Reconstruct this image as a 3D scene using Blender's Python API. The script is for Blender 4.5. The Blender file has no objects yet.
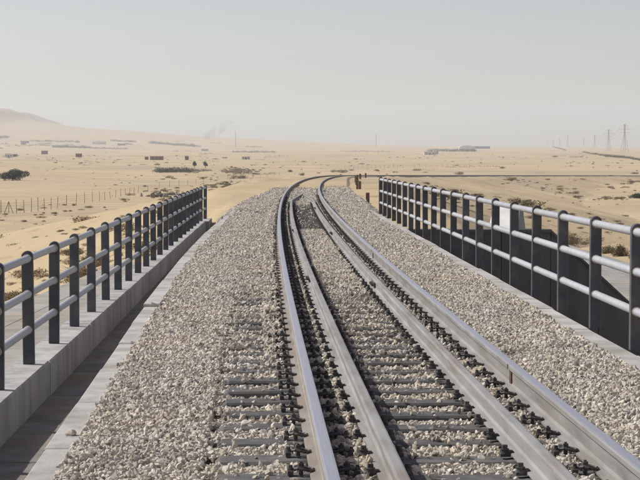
import bpy, bmesh, math, random
import numpy as np
from mathutils import Vector, Matrix, noise as mnoise

R = math.radians
rng = np.random.default_rng(7)
random.seed(7)
sc = bpy.context.scene
COL = sc.collection

# ------------------------------------------------------------------ camera
CAM_H = 1.49                     # lens height above the rail heads; rail heads on the bridge are z = 0
F = 1800.0                       # focal length in pixels of a 640 wide picture (a long lens)
cam = bpy.data.cameras.new('camera')
cam.sensor_width = 36.0
cam.lens = F / 640 * 36.0
cam.clip_start = 0.1
cam.clip_end = 40000
camo = bpy.data.objects.new('camera', cam)
COL.objects.link(camo)
camo.location = (0, 0, CAM_H)
camo.rotation_euler = (R(90) - math.atan(82 / F), 0, -math.atan(44 / F))
sc.camera = camo

# ------------------------------------------------------------------ sky, sun, exposure
SUN_EL, SUN_AHEAD = R(43), R(20)                       # from the left, a little ahead
sd = Vector((-math.cos(SUN_AHEAD) * math.cos(SUN_EL), math.sin(SUN_AHEAD) * math.cos(SUN_EL), math.sin(SUN_EL)))
world = bpy.data.worlds.new('World')
sc.world = world
world.use_nodes = True
wt = world.node_tree
for n in list(wt.nodes):
    wt.nodes.remove(n)
sky = wt.nodes.new('ShaderNodeTexSky')
sky.sky_type = 'NISHITA'
sky.sun_disc = False
sky.sun_elevation = SUN_EL
sky.sun_rotation = math.atan2(sd.x, sd.y)
sky.altitude = 0
sky.air_density = 1.0
sky.dust_density = 1.2
sky.ozone_density = 1.0
hs = wt.nodes.new('ShaderNodeHueSaturation')
hs.inputs['Saturation'].default_value = 0.52
hs.inputs['Hue'].default_value = 0.545
bg = wt.nodes.new('ShaderNodeBackground')
bg.inputs['Strength'].default_value = 0.094
wo = wt.nodes.new('ShaderNodeOutputWorld')
wt.links.new(sky.outputs[0], hs.inputs['Color'])
wt.links.new(hs.outputs[0], bg.inputs[0])
wt.links.new(bg.outputs[0], wo.inputs[0])
sun = bpy.data.lights.new('sun', 'SUN')
sun.energy = 4.1
sun.angle = R(0.55)
sun.color = (1.0, 0.965, 0.915)
suno = bpy.data.objects.new('sun', sun)
COL.objects.link(suno)
suno.location = (-40, 30, 60)
suno.rotation_euler = (-sd).to_track_quat('-Z', 'Y').to_euler()
vs = sc.view_settings
vs.view_transform = 'Standard'
vs.look = 'None'
vs.exposure = 0.2
vs.gamma = 1.0
vs.use_curve_mapping = False
sc.cycles.volume_bounces = 4

# ------------------------------------------------------------------ materials
MATS = {}

def mat(name, ramp, scale=4.0, detail=6, rough=0.9, bump=0.0, bump_scale=60.0, metal=0.0, world_pos=True,
        big=None, rnd=None, spec=0.3, stretch=(1, 1, 1)):
    """Principled material; ramp = [(pos, rgb)...] driven by noise; big = (scale, rgb, amount) broad stains; rnd = per-object value jitter"""
    m = bpy.data.materials.new(name)
    m.use_nodes = True
    nt = m.node_tree
    bs = nt.nodes['Principled BSDF']
    bs.inputs['Roughness'].default_value = rough
    bs.inputs['Metallic'].default_value = metal
    bs.inputs['Specular IOR Level'].default_value = spec
    if world_pos:
        g = nt.nodes.new('ShaderNodeNewGeometry')
        vec = g.outputs['Position']
    else:
        g = nt.nodes.new('ShaderNodeTexCoord')
        vec = g.outputs['Object']
    mp = nt.nodes.new('ShaderNodeMapping')
    mp.inputs['Scale'].default_value = stretch
    nt.links.new(vec, mp.inputs[0])
    vec = mp.outputs[0]
    nz = nt.nodes.new('ShaderNodeTexNoise')
    nz.inputs['Scale'].default_value = scale
    nz.inputs['Detail'].default_value = detail
    nz.inputs['Roughness'].default_value = 0.6
    nt.links.new(vec, nz.inputs['Vector'])
    cr = nt.nodes.new('ShaderNodeValToRGB')
    el = cr.color_ramp.elements
    while len(el) < len(ramp):
        el.new(0.5)
    for e, (p, c) in zip(el, ramp):
        e.position = p
        e.color = (*c, 1)
    nt.links.new(nz.outputs['Fac'], cr.inputs[0])
    out = cr.outputs[0]
    if big:
        n2 = nt.nodes.new('ShaderNodeTexNoise')
        n2.inputs['Scale'].default_value = big[0]
        n2.inputs['Detail'].default_value = 5
        nt.links.new(vec, n2.inputs['Vector'])
        r2 = nt.nodes.new('ShaderNodeValToRGB')
        r2.color_ramp.elements[0].position = 0.48
        r2.color_ramp.elements[0].color = (0, 0, 0, 1)
        r2.color_ramp.elements[1].position = 0.68
        r2.color_ramp.elements[1].color = (big[2],) * 3 + (1,)
        nt.links.new(n2.outputs['Fac'], r2.inputs[0])
        mx = nt.nodes.new('ShaderNodeMix')
        mx.data_type = 'RGBA'
        nt.links.new(r2.outputs[0], mx.inputs['Factor'])
        nt.links.new(out, mx.inputs['A'])
        mx.inputs['B'].default_value = (*big[1], 1)
        out = mx.outputs['Result']
    if rnd:
        oi = nt.nodes.new('ShaderNodeObjectInfo')
        mr = nt.nodes.new('ShaderNodeMapRange')
        mr.inputs['To Min'].default_value = 1 - rnd
        mr.inputs['To Max'].default_value = 1 + rnd
        nt.links.new(oi.outputs['Random'], mr.inputs['Value'])
        h = nt.nodes.new('ShaderNodeHueSaturation')
        nt.links.new(mr.outputs[0], h.inputs['Value'])
        nt.links.new(out, h.inputs['Color'])
        out = h.outputs[0]
    nt.links.new(out, bs.inputs['Base Color'])
    if bump:
        n3 = nt.nodes.new('ShaderNodeTexNoise')
        n3.inputs['Scale'].default_value = bump_scale
        n3.inputs['Detail'].default_value = 4
        nt.links.new(vec, n3.inputs['Vector'])
        b = nt.nodes.new('ShaderNodeBump')
        b.inputs['Strength'].default_value = 0.6
        b.inputs['Distance'].default_value = bump
        nt.links.new(n3.outputs['Fac'], b.inputs['Height'])
        nt.links.new(b.outputs[0], bs.inputs['Normal'])
    MATS[name] = m
    return m

def sand_mat():
    m = bpy.data.materials.new('sand')
    m.use_nodes = True
    nt = m.node_tree
    bs = nt.nodes['Principled BSDF']
    bs.inputs['Roughness'].default_value = 0.95
    bs.inputs['Specular IOR Level'].default_value = 0.1
    g = nt.nodes.new('ShaderNodeNewGeometry')
    def noise(scale, detail, lo, hi, rough=0.6, stretch=(1, 1, 1)):
        mp = nt.nodes.new('ShaderNodeMapping')
        mp.inputs['Scale'].default_value = stretch
        nt.links.new(g.outputs['Position'], mp.inputs[0])
        n = nt.nodes.new('ShaderNodeTexNoise')
        n.inputs['Scale'].default_value = scale
        n.inputs['Detail'].default_value = detail
        n.inputs['Roughness'].default_value = rough
        nt.links.new(mp.outputs[0], n.inputs['Vector'])
        r = nt.nodes.new('ShaderNodeMapRange')
        r.inputs['From Min'].default_value = lo
        r.inputs['From Max'].default_value = hi
        nt.links.new(n.outputs['Fac'], r.inputs['Value'])
        return r.outputs[0], n.outputs['Fac']
    def mix(fac, a, b, amount=1.0):
        mul = nt.nodes.new('ShaderNodeMath')
        mul.operation = 'MULTIPLY'
        nt.links.new(fac, mul.inputs[0])
        mul.inputs[1].default_value = amount
        x = nt.nodes.new('ShaderNodeMix')
        x.data_type = 'RGBA'
        nt.links.new(mul.outputs[0], x.inputs['Factor'])
        for k, v in (('A', a), ('B', b)):
            if isinstance(v, tuple):
                x.inputs[k].default_value = (*v, 1)
            else:
                nt.links.new(v, x.inputs[k])
        return x.outputs['Result']
    f1, _ = noise(0.02, 10, 0.3, 0.7)
    c = mix(f1, (0.405, 0.312, 0.185), (0.52, 0.415, 0.260))
    f2, _ = noise(0.006, 6, 0.50, 0.66)                     # gravelly flats
    c = mix(f2, c, (0.34, 0.275, 0.20), 0.8)
    f3, _ = noise(0.035, 5, 0.56, 0.70, 0.5, (0.25, 1, 1))  # paler blown drifts
    c = mix(f3, c, (0.57, 0.465, 0.305), 0.6)
    f4, _ = noise(0.32, 8, 0.55, 0.68, 0.75)                 # pebbles and dead stalks
    c = mix(f4, c, (0.22, 0.17, 0.115), 0.75)
    for sc_, off in ((0.0035, 0.47), (0.006, 0.53)):
        _, raw = noise(sc_, 2, 0, 1, 0.4)
        a = nt.nodes.new('ShaderNodeMath')
        a.operation = 'SUBTRACT'
        nt.links.new(raw, a.inputs[0])
        a.inputs[1].default_value = off
        ab = nt.nodes.new('ShaderNodeMath')
        ab.operation = 'ABSOLUTE'
        nt.links.new(a.outputs[0], ab.inputs[0])
        mr = nt.nodes.new('ShaderNodeMapRange')
        mr.inputs['From Min'].default_value = 0.0025
        mr.inputs['From Max'].default_value = 0.009
        mr.inputs['To Min'].default_value = 1
        mr.inputs['To Max'].default_value = 0
        nt.links.new(ab.outputs[0], mr.inputs['Value'])
        c = mix(mr.outputs[0], c, (0.31, 0.25, 0.18), 0.5)
    f5, b5 = noise(5.0, 5, 0.35, 0.75, 0.7)
    c = mix(f5, c, (0.32, 0.25, 0.17), 0.30)
    nt.links.new(c, bs.inputs['Base Color'])
    _, h1 = noise(1.1, 8, 0, 1, 0.65)
    b = nt.nodes.new('ShaderNodeBump')
    b.inputs['Strength'].default_value = 0.7
    b.inputs['Distance'].default_value = 0.12
    nt.links.new(h1, b.inputs['Height'])
    nt.links.new(b.outputs[0], bs.inputs['Normal'])
    return m
M_sand = sand_mat()
M_concrete = mat('concrete', [(0.28, (0.28, 0.268, 0.247)), (0.5, (0.395, 0.38, 0.352)), (0.75, (0.475, 0.46, 0.43))], scale=4.0, detail=12,
                 bump=0.006, bump_scale=45, big=(1.3, (0.225, 0.20, 0.17), 0.75), rnd=0.09)
M_road = mat('road_concrete', [(0.28, (0.20, 0.19, 0.165)), (0.5, (0.285, 0.272, 0.245)), (0.75, (0.35, 0.335, 0.305))], scale=1.5, detail=12,
             bump=0.006, bump_scale=30, big=(0.35, (0.33, 0.27, 0.19), 0.8), rnd=0.12)
M_wallc = mat('parapet_concrete', [(0.3, (0.27, 0.265, 0.255)), (0.5, (0.37, 0.36, 0.345)), (0.75, (0.45, 0.44, 0.42))], scale=2.2, detail=9,
              bump=0.005, bump_scale=30, big=(1.6, (0.20, 0.19, 0.175), 0.7), rnd=0.07, stretch=(2, 2, 0.35))
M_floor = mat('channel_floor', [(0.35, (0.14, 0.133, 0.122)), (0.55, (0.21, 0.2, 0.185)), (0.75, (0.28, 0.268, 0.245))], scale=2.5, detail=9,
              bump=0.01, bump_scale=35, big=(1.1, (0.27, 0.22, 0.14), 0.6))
M_shadec = mat('shaded_concrete', [(0.3, (0.075, 0.077, 0.080)), (0.7, (0.13, 0.131, 0.13))], scale=1.6, detail=9, rough=0.85,
                big=(0.7, (0.15, 0.14, 0.125), 0.7), stretch=(1.6, 1.6, 0.4), bump=0.006, bump_scale=25, rnd=0.12)  # plain concrete made darker: the shade on the wing wall is put into the colour
M_sleeper = mat('sleeper_concrete', [(0.3, (0.062, 0.061, 0.061)), (0.55, (0.092, 0.090, 0.088)), (0.75, (0.14, 0.133, 0.122))], scale=9, detail=8,
                bump=0.004, bump_scale=90, big=(5, (0.17, 0.15, 0.122), 0.45), rnd=0.12)
M_sleeper_shade = mat('shaded_sleeper', [(0.3, (0.045, 0.04, 0.036)), (0.55, (0.075, 0.068, 0.06)), (0.75, (0.13, 0.115, 0.095))], scale=9, detail=8, bump=0.004, bump_scale=60, rnd=0.25)  # darker sleeper copy, shade of the fronts and gaps painted into its colour
M_bed = mat('ballast_bed', [(0.35, (0.20, 0.175, 0.145)), (0.5, (0.36, 0.33, 0.28)), (0.65, (0.52, 0.48, 0.41))], scale=22, detail=6, bump=0.05, bump_scale=22)
M_shadebed = mat('shaded_far_ballast', [(0.35, (0.09, 0.082, 0.075)), (0.65, (0.19, 0.175, 0.155))], scale=8, detail=6, bump=0.05, bump_scale=20)  # far bed ballast, darkened in colour for the shade on its near side
M_loose = mat('beige_stone', [(0.3, (0.38, 0.33, 0.27)), (0.7, (0.52, 0.47, 0.40))], scale=30, bump=0.003, bump_scale=80)
M_rail = mat('rail_steel', [(0.28, (0.15, 0.125, 0.105)), (0.5, (0.235, 0.215, 0.19)), (0.75, (0.29, 0.275, 0.255))], scale=2.0, detail=9, rough=0.75,
             bump=0.0008, bump_scale=160, big=(1.1, (0.20, 0.145, 0.105), 0.75), spec=0.4, stretch=(6, 0.8, 6))
M_railg = mat('rail_steel_grey', [(0.28, (0.15, 0.14, 0.13)), (0.5, (0.235, 0.225, 0.21)), (0.75, (0.295, 0.285, 0.27))], scale=2.0, detail=9, rough=0.75,
             bump=0.0008, bump_scale=160, big=(1.1, (0.19, 0.16, 0.135), 0.6), spec=0.4, stretch=(6, 0.8, 6))
M_head = mat('polished_railhead', [(0.3, (0.46, 0.46, 0.48)), (0.7, (0.60, 0.60, 0.62))], scale=3, detail=5, rough=0.33, metal=0.85, stretch=(40, 0.6, 40))
M_guard = mat('guard_steel', [(0.28, (0.175, 0.165, 0.152)), (0.52, (0.26, 0.255, 0.245)), (0.75, (0.315, 0.31, 0.298))], scale=1.5, detail=9, rough=0.7,
              bump=0.0008, bump_scale=160, big=(1.8, (0.19, 0.155, 0.125), 0.7), spec=0.4, stretch=(6, 0.8, 6))
M_clip = mat('fastener_iron', [(0.3, (0.035, 0.034, 0.036)), (0.55, (0.075, 0.07, 0.066)), (0.75, (0.16, 0.14, 0.115))], scale=38, rough=0.6, spec=0.4, rnd=0.25)
M_weld = mat('weld_scale', [(0.3, (0.05, 0.035, 0.03)), (0.7, (0.16, 0.09, 0.06))], scale=60, rough=0.9)
M_post = mat('charcoal_paint', [(0.3, (0.052, 0.057, 0.068)), (0.7, (0.082, 0.088, 0.101))], scale=6, detail=9, rough=0.5, big=(5, (0.14, 0.125, 0.105), 0.55), rnd=0.18, bump=0.001, bump_scale=120)
M_pipe = mat('galvanised_pipe', [(0.3, (0.33, 0.34, 0.357)), (0.7, (0.42, 0.43, 0.445))], scale=8, detail=7, rough=0.5, metal=0.15,
             big=(3, (0.30, 0.285, 0.265), 0.35), rnd=0.08, bump=0.0008, bump_scale=90)
M_collar = mat('collar_weld', [(0.3, (0.36, 0.31, 0.22)), (0.7, (0.52, 0.46, 0.34))], scale=40, rough=0.8)
M_white = mat('white_concrete', [(0.3, (0.60, 0.59, 0.56)), (0.7, (0.76, 0.75, 0.72))], scale=4, big=(2, (0.5, 0.46, 0.4), 0.4))
M_stake = mat('stake_wood', [(0.3, (0.11, 0.078, 0.052)), (0.7, (0.20, 0.145, 0.10))], scale=12, stretch=(6, 6, 0.6), rnd=0.15)
M_bark = mat('bark', [(0.3, (0.09, 0.07, 0.05)), (0.7, (0.17, 0.135, 0.10))], scale=5)
M_green = mat('desert_leaf', [(0.3, (0.040, 0.050, 0.022)), (0.7, (0.085, 0.095, 0.045))], scale=3, rnd=0.15)
M_belt = mat('belt_leaf', [(0.3, (0.055, 0.060, 0.040)), (0.7, (0.10, 0.10, 0.065))], scale=0.05, detail=8)
M_dry = mat('dry_scrub', [(0.3, (0.18, 0.13, 0.075)), (0.7, (0.32, 0.24, 0.145))], scale=4, rnd=0.3)
M_olive = mat('olive_scrub', [(0.3, (0.15, 0.125, 0.07)), (0.7, (0.24, 0.20, 0.115))], scale=4, rnd=0.3)
M_rock = mat('rubble_rock', [(0.3, (0.17, 0.15, 0.13)), (0.7, (0.34, 0.30, 0.25))], scale=1.5, rnd=0.2)
M_fence = mat('fence_metal', [(0.3, (0.10, 0.085, 0.07)), (0.7, (0.18, 0.155, 0.13))], scale=3)
M_pylon = mat('pylon_steel', [(0.3, (0.16, 0.165, 0.17)), (0.7, (0.24, 0.245, 0.25))], scale=0.3)
M_brown = mat('brown_render', [(0.3, (0.18, 0.10, 0.075)), (0.7, (0.26, 0.15, 0.115))], scale=0.5)
M_pale = mat('pale_render', [(0.3, (0.55, 0.53, 0.49)), (0.7, (0.70, 0.68, 0.64))], scale=0.4)
M_grey = mat('grey_sheet', [(0.3, (0.16, 0.17, 0.18)), (0.7, (0.24, 0.25, 0.26))], scale=0.4)
M_dark = mat('dark_opening', [(0.3, (0.03, 0.03, 0.03)), (0.7, (0.05, 0.05, 0.05))], scale=2)

def stone_mat():
    m = bpy.data.materials.new('ballast_stone')
    m.use_nodes = True
    nt = m.node_tree
    bs = nt.nodes['Principled BSDF']
    bs.inputs['Roughness'].default_value = 0.95
    bs.inputs['Specular IOR Level'].default_value = 0.15
    oi = nt.nodes.new('ShaderNodeObjectInfo')
    cr = nt.nodes.new('ShaderNodeValToRGB')
    cr.color_ramp.interpolation = 'LINEAR'
    el = cr.color_ramp.elements
    cols = [(0.0, (0.21, 0.195, 0.178)), (0.12, (0.38, 0.345, 0.295)), (0.3, (0.52, 0.465, 0.375)), (0.5, (0.60, 0.55, 0.46)),
            (0.68, (0.49, 0.435, 0.365)), (0.82, (0.65, 0.61, 0.525)), (0.93, (0.43, 0.415, 0.39)), (1.0, (0.70, 0.67, 0.60))]
    while len(el) < len(cols):
        el.new(0.5)
    for e, (p, c) in zip(el, cols):
        e.position = p
        e.color = (*c, 1)
    nt.links.new(oi.outputs['Random'], cr.inputs[0])
    g = nt.nodes.new('ShaderNodeNewGeometry')
    nz = nt.nodes.new('ShaderNodeTexNoise')
    nz.inputs['Scale'].default_value = 45
    nz.inputs['Detail'].default_value = 5
    nt.links.new(g.outputs['Position'], nz.inputs['Vector'])
    mr = nt.nodes.new('ShaderNodeMapRange')
    mr.inputs['From Min'].default_value = 0.3
    mr.inputs['From Max'].default_value = 0.7
    mr.inputs['To Min'].default_value = 0.78
    mr.inputs['To Max'].default_value = 1.15
    nt.links.new(nz.outputs['Fac'], mr.inputs['Value'])
    h = nt.nodes.new('ShaderNodeHueSaturation')
    nt.links.new(mr.outputs[0], h.inputs['Value'])
    nt.links.new(cr.outputs[0], h.inputs['Color'])
    def patch(src, scale, lo, hi, col, amt):
        n2 = nt.nodes.new('ShaderNodeTexNoise')
        n2.inputs['Scale'].default_value = scale
        n2.inputs['Detail'].default_value = 5
        nt.links.new(g.outputs['Position'], n2.inputs['Vector'])
        m2 = nt.nodes.new('ShaderNodeMapRange')
        m2.inputs['From Min'].default_value = lo
        m2.inputs['From Max'].default_value = hi
        m2.inputs['To Max'].default_value = amt
        nt.links.new(n2.outputs['Fac'], m2.inputs['Value'])
        x = nt.nodes.new('ShaderNodeMix')
        x.data_type = 'RGBA'
        nt.links.new(m2.outputs[0], x.inputs['Factor'])
        nt.links.new(src, x.inputs['A'])
        x.inputs['B'].default_value = (*col, 1)
        return x.outputs['Result']
    c = patch(h.outputs[0], 0.8, 0.42, 0.68, (0.53, 0.455, 0.345), 0.5)     # drifted sand
    c = patch(c, 1.3, 0.55, 0.72, (0.24, 0.205, 0.175), 0.5)               # brake dust and oil
    nt.links.new(c, bs.inputs['Base Color'])
    b = nt.nodes.new('ShaderNodeBump')
    b.inputs['Strength'].default_value = 0.5
    b.inputs['Distance'].default_value = 0.004
    nt.links.new(nz.outputs['Fac'], b.inputs['Height'])
    nt.links.new(b.outputs[0], bs.inputs['Normal'])
    return m
M_stone = stone_mat()

# ------------------------------------------------------------------ object helpers
def me(name, verts, faces, mats, smooth=False, fmat=None):
    m = bpy.data.meshes.new(name)
    m.from_pydata([tuple(map(float, v)) for v in verts], [], [tuple(map(int, f)) for f in faces])
    for x in (mats if isinstance(mats, (list, tuple)) else [mats]):
        m.materials.append(x)
    if smooth:
        m.shade_smooth()
    if fmat is not None:
        m.polygons.foreach_set('material_index', np.asarray(fmat, dtype=np.int32))
    m.update()
    return m

def ob(name, mesh, parent=None, loc=(0, 0, 0), rz=0.0, label=None, cat=None, group=None, kind=None):
    o = bpy.data.objects.new(name, mesh)
    COL.objects.link(o)
    o.location = loc
    o.rotation_euler = (0, 0, rz)
    o.parent = parent
    for k, v in (('label', label), ('category', cat), ('group', group), ('kind', kind)):
        if v:
            o[k] = v
    return o

class MB:
    def __init__(s):
        s.v, s.f = [], []
    def add(s, vs, fs):
        b = len(s.v)
        s.v.extend(vs)
        s.f.extend([tuple(i + b for i in f) for f in fs])
        return s
    def box(s, x0, x1, y0, y1, z0, z1):
        return s.add([(x0, y0, z0), (x1, y0, z0), (x1, y1, z0), (x0, y1, z0), (x0, y0, z1), (x1, y0, z1), (x1, y1, z1), (x0, y1, z1)],
                     [(0, 3, 2, 1), (4, 5, 6, 7), (0, 1, 5, 4), (1, 2, 6, 5), (2, 3, 7, 6), (3, 0, 4, 7)])
    def cbox(s, x0, x1, y0, y1, z0, z1, c):
        """box with chamfered top edges"""
        return s.add([(x0, y0, z0), (x1, y0, z0), (x1, y1, z0), (x0, y1, z0),
                      (x0, y0, z1 - c), (x1, y0, z1 - c), (x1, y1, z1 - c), (x0, y1, z1 - c),
                      (x0 + c, y0 + c, z1), (x1 - c, y0 + c, z1), (x1 - c, y1 - c, z1), (x0 + c, y1 - c, z1)],
                     [(0, 3, 2, 1), (0, 1, 5, 4), (1, 2, 6, 5), (2, 3, 7, 6), (3, 0, 4, 7),
                      (4, 5, 9, 8), (5, 6, 10, 9), (6, 7, 11, 10), (7, 4, 8, 11), (8, 9, 10, 11)])
    def cyl(s, p, q, r0, r1=None, n=8, caps=True):
        r1 = r0 if r1 is None else r1
        p, q = Vector(p), Vector(q)
        d = (q - p).normalized()
        a = d.orthogonal().normalized()
        b = d.cross(a)
        vs, fs = [], []
        for c, r in ((p, r0), (q, r1)):
            for i in range(n):
                t = 2 * math.pi * i / n
                vs.append(tuple(c + a * (r * math.cos(t)) + b * (r * math.sin(t))))
        for i in range(n):
            j = (i + 1) % n
            fs.append((i, j, n + j, n + i))
        if caps:
            fs.append(tuple(range(n - 1, -1, -1)))
            fs.append(tuple(range(n, 2 * n)))
        return s.add(vs, fs)
    def mesh(s, name, m, smooth=False):
        return me(name, s.v, s.f, m, smooth)

def smooth01(a, b, x):
    t = np.clip((np.asarray(x, float) - a) / (b - a), 0, 1)
    return t * t * (3 - 2 * t)

# ------------------------------------------------------------------ track alignment
def build_path():
    ds = 0.25
    P = {}
    x, y, h, s = 0.8225, 39.0, 0.0, 39.0
    fwd = []
    while s < 980:
        fwd.append((s, x, y, h))
        k = 1 / 2300 + (1 / 1700 - 1 / 2300) * float(smooth01(62, 85, s))
        x += math.sin(h) * ds
        y += math.cos(h) * ds
        h += k * ds
        s += ds
    x, y, h, s = 0.8225, 39.0, 0.0, 39.0
    bwd = []
    while s > -6:
        x -= math.sin(h) * ds
        y -= math.cos(h) * ds
        h -= ds / 2400
        s -= ds
        bwd.append((s, x, y, h))
    return np.array(bwd[::-1] + fwd)
PATH = build_path()

def zt(s):
    """rail head height along the line: level over the bridge, then a falling grade"""
    s = np.asarray(s, float)
    a, b, g = 112.0, 204.0, 0.00944
    t = np.clip(s - a, 0, b - a)
    return -(g * t * t / (2 * (b - a)) + g * np.clip(s - b, 0, None))

def at(s, d=0.0, z=0.0):
    """point at chainage s, d metres right of the centre line, z above the rail heads"""
    x = np.interp(s, PATH[:, 0], PATH[:, 1])
    y = np.interp(s, PATH[:, 0], PATH[:, 2])
    h = np.interp(s, PATH[:, 0], PATH[:, 3])
    return np.stack(np.broadcast_arrays(x + d * np.cos(h), y - d * np.sin(h), zt(s) + z), -1)

def heading(s):
    return float(np.interp(s, PATH[:, 0], PATH[:, 3]))

# ------------------------------------------------------------------ desert ground
RIDGE_PX = np.array([(-300, 124), (-120, 118), (-40, 112), (0, 111), (15, 110.8), (23, 113), (31, 118), (40, 122), (60, 124.5), (100, 129),
                     (180, 135), (250, 139), (320, 142.5), (360, 145.2), (420, 146.6), (500, 147.6), (600, 148.5), (640, 148.8), (800, 149)], float)
RX = (RIDGE_PX[:, 0] - 276) / F * 8000
RZ = (158 - RIDGE_PX[:, 1]) / F * 8000 + CAM_H
PR = np.array([0, 300, 800, 1000, 1250, 1500, 2000, 2500, 3200, 4000, 5200, 6500, 8000, 16000], float)
PZ = np.array([-7.5, -7.5, -7.3, -6.1, -4.1, -2.2, 1.9, 5.4, 10.5, 16.5, 25.5, 35, 40, 40], float)

def vnoise(x, y, cell, seed):
    """smooth value noise, vectorised"""
    r = np.random.default_rng(seed)
    T = r.uniform(-1, 1, (64, 64))
    u, v = np.asarray(x) / cell, np.asarray(y) / cell
    i, j = np.floor(u).astype(int), np.floor(v).astype(int)
    a, b = u - i, v - j
    a, b = a * a * (3 - 2 * a), b * b * (3 - 2 * b)
    g = lambda p, q: T[p % 64, q % 64]
    return (g(i, j) * (1 - a) + g(i + 1, j) * a) * (1 - b) + (g(i, j + 1) * (1 - a) + g(i + 1, j + 1) * a) * b

def H(x, y):
    x, y = np.asarray(x, float), np.asarray(y, float)
    r = np.hypot(x, y)
    z = np.interp(r, PR, PZ)
    z = z + 0.35 * vnoise(x, y, 37, 1) * smooth01(60, 200, r) + 0.9 * vnoise(x, y, 140, 2) * smooth01(120, 500, r)
    z = z + 0.10 * vnoise(x, y, 9, 3)
    z = z + 3.0 * vnoise(x, y, 620, 4) * smooth01(1500, 4000, r)
    rz = np.interp(x, RX, RZ) - 40
    hill = np.where(y > 0, smooth01(4300, 8000, y) * (1 - 0.6 * smooth01(8300, 12000, y)), 0)
    z = z + rz * hill * (1 + 0.04 * vnoise(x, y, 300, 5))
    return z

ang = np.concatenate([np.arange(-180, -24, 4.0), np.arange(-24, -14, 0.5), np.arange(-14, 16, 0.07), np.arange(16, 26, 0.5), np.arange(26, 180, 4.0)])
ang = np.radians(ang)
rad = np.concatenate([[0.5, 4, 8, 14, 20], np.geomspace(25, 11500, 330)])
A, RR = np.meshgrid(ang, rad)
X, Y = RR * np.sin(A), RR * np.cos(A)
Z = H(X, Y)
na, nr = len(ang), len(rad)
idx = np.arange(na * nr).reshape(nr, na)
q = np.stack([idx[:-1, :], np.roll(idx, -1, 1)[:-1, :], np.roll(idx, -1, 1)[1:, :], idx[1:, :]], -1).reshape(-1, 4)
ground = bpy.data.meshes.new('ground')
ground.vertices.add(na * nr)
ground.vertices.foreach_set('co', np.stack([X, Y, Z], -1).ravel())
ground.loops.add(len(q) * 4)
ground.loops.foreach_set('vertex_index', q[:, ::-1].ravel().astype(np.int32))
ground.polygons.add(len(q))
ground.polygons.foreach_set('loop_start', np.arange(0, len(q) * 4, 4, dtype=np.int32))
ground.materials.append(M_sand)
ground.update(calc_edges=True)
ground.shade_smooth()
ob('ground', ground, kind='structure')

def hit(px, py, r0=60.0):
    """where the sight line through a point of the view meets the desert"""
    u, v = (px - 276) / F, (158 - py) / F
    r = np.geomspace(r0, 11000, 6000)
    zz = CAM_H + v * r
    k = np.argmax(H(u * r, r) >= zz)
    if k == 0:
        k = int(np.argmin(np.abs(H(u * r, r) - zz)))
    return float(u * r[k]), float(r[k]), float(H(u * r[k], r[k]))

def onground(x, y):
    return float(max(H(x, y), embz(x, y)))

# ------------------------------------------------------------------ embankment behind the bridge
ZROAD = -3.42
def emb_profile(d, s):
    """height of the sand formation relative to world, d right of the track centre"""
    zc = zt(s) - 0.62 - 0.5 * (1 - smooth01(58.5, 61, s)) + 0.36 * smooth01(78, 94, s) * (1 - 0.5 * smooth01(190, 260, s))
    far = smooth01(96, 150, s)
    right = np.clip(d - 5.0, 0, None) / (1.6 + 3.6 * far)
    bench = 1 - smooth01(58, 84, s)                       # the lower bench that carries the concrete roadway
    step = bench * 1.95 * smooth01(-3.35, -3.6, d)
    left = np.clip(-d - (4.6 + 2.6 * bench), 0, None) / (2.6 + 1.5 * smooth01(75, 110, s))
    z = zc - right - step - left
    low = (ZROAD - 0.12) - np.clip(d - 17.2, 0, None) / 4.0 - 8.0 * far + 0.22 * smooth01(15.6, 16.4, d)
    return np.where(d > 5, np.maximum(z, low), z)

def embz(x, y):
    i = int(np.argmin((PATH[:, 1] - x) ** 2 + (PATH[:, 2] - y) ** 2))
    s, px, py, h = PATH[i]
    d = (x - px) * math.cos(h) - (y - py) * math.sin(h)
    if s < 30 or abs(d) > 38 or (s < 46.4 and d > -3.5):
        return -99.0
    return float(emb_profile(np.array(d), np.array(s)))

sv = np.concatenate([np.arange(30, 46, 0.8), np.arange(46.0, 58, 0.3), np.arange(58, 130, 0.8), np.arange(130, 975, 4.0)])
dv = np.array([-38, -32, -27, -22, -18, -15, -12.5, -10.5, -9, -8, -7.2, -6.4, -5.6, -4.8, -4.2, -3.62, -3.34, -2.9, -2, 0, 2, 3.2, 4.2, 5, 5.6, 5.9, 6.2, 6.5, 6.8, 7.1, 7.4, 7.7, 8, 8.3, 8.6, 9, 9.5, 10, 10.5, 11, 12, 13.5, 15, 17, 19, 21.5, 24, 28, 32, 38], float)
S, D = np.meshgrid(sv, dv, indexing='ij')
E = at(S, D, 0)
ez = emb_profile(D, S)
ez = np.where((S < 46.4) & (D > -3.5), -8.5, ez)
ez = np.where((S < 36) & (D <= -3.5), -8.5 + (ez + 8.5) * smooth01(30, 36, S), ez)
ez = ez + (0.10 * vnoise(E[..., 0], E[..., 1], 2.3, 8) * (np.abs(D) > 3) + 0.22 * vnoise(E[..., 0], E[..., 1], 6.5, 9) * (np.abs(D) > 4.4)) * smooth01(52, 60, S) + 0.5 * vnoise(E[..., 0], E[..., 1], 19, 10) * smooth01(7, 14, np.abs(D)) * smooth01(60, 80, S)
E[..., 2] = ez
n0, n1 = S.shape
ix = np.arange(n0 * n1).reshape(n0, n1)
q = np.stack([ix[:-1, :-1], ix[:-1, 1:], ix[1:, 1:], ix[1:, :-1]], -1).reshape(-1, 4)
ob('embankment', me('embankment', E.reshape(-1, 3), q, M_sand, smooth=True), kind='structure')

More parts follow.
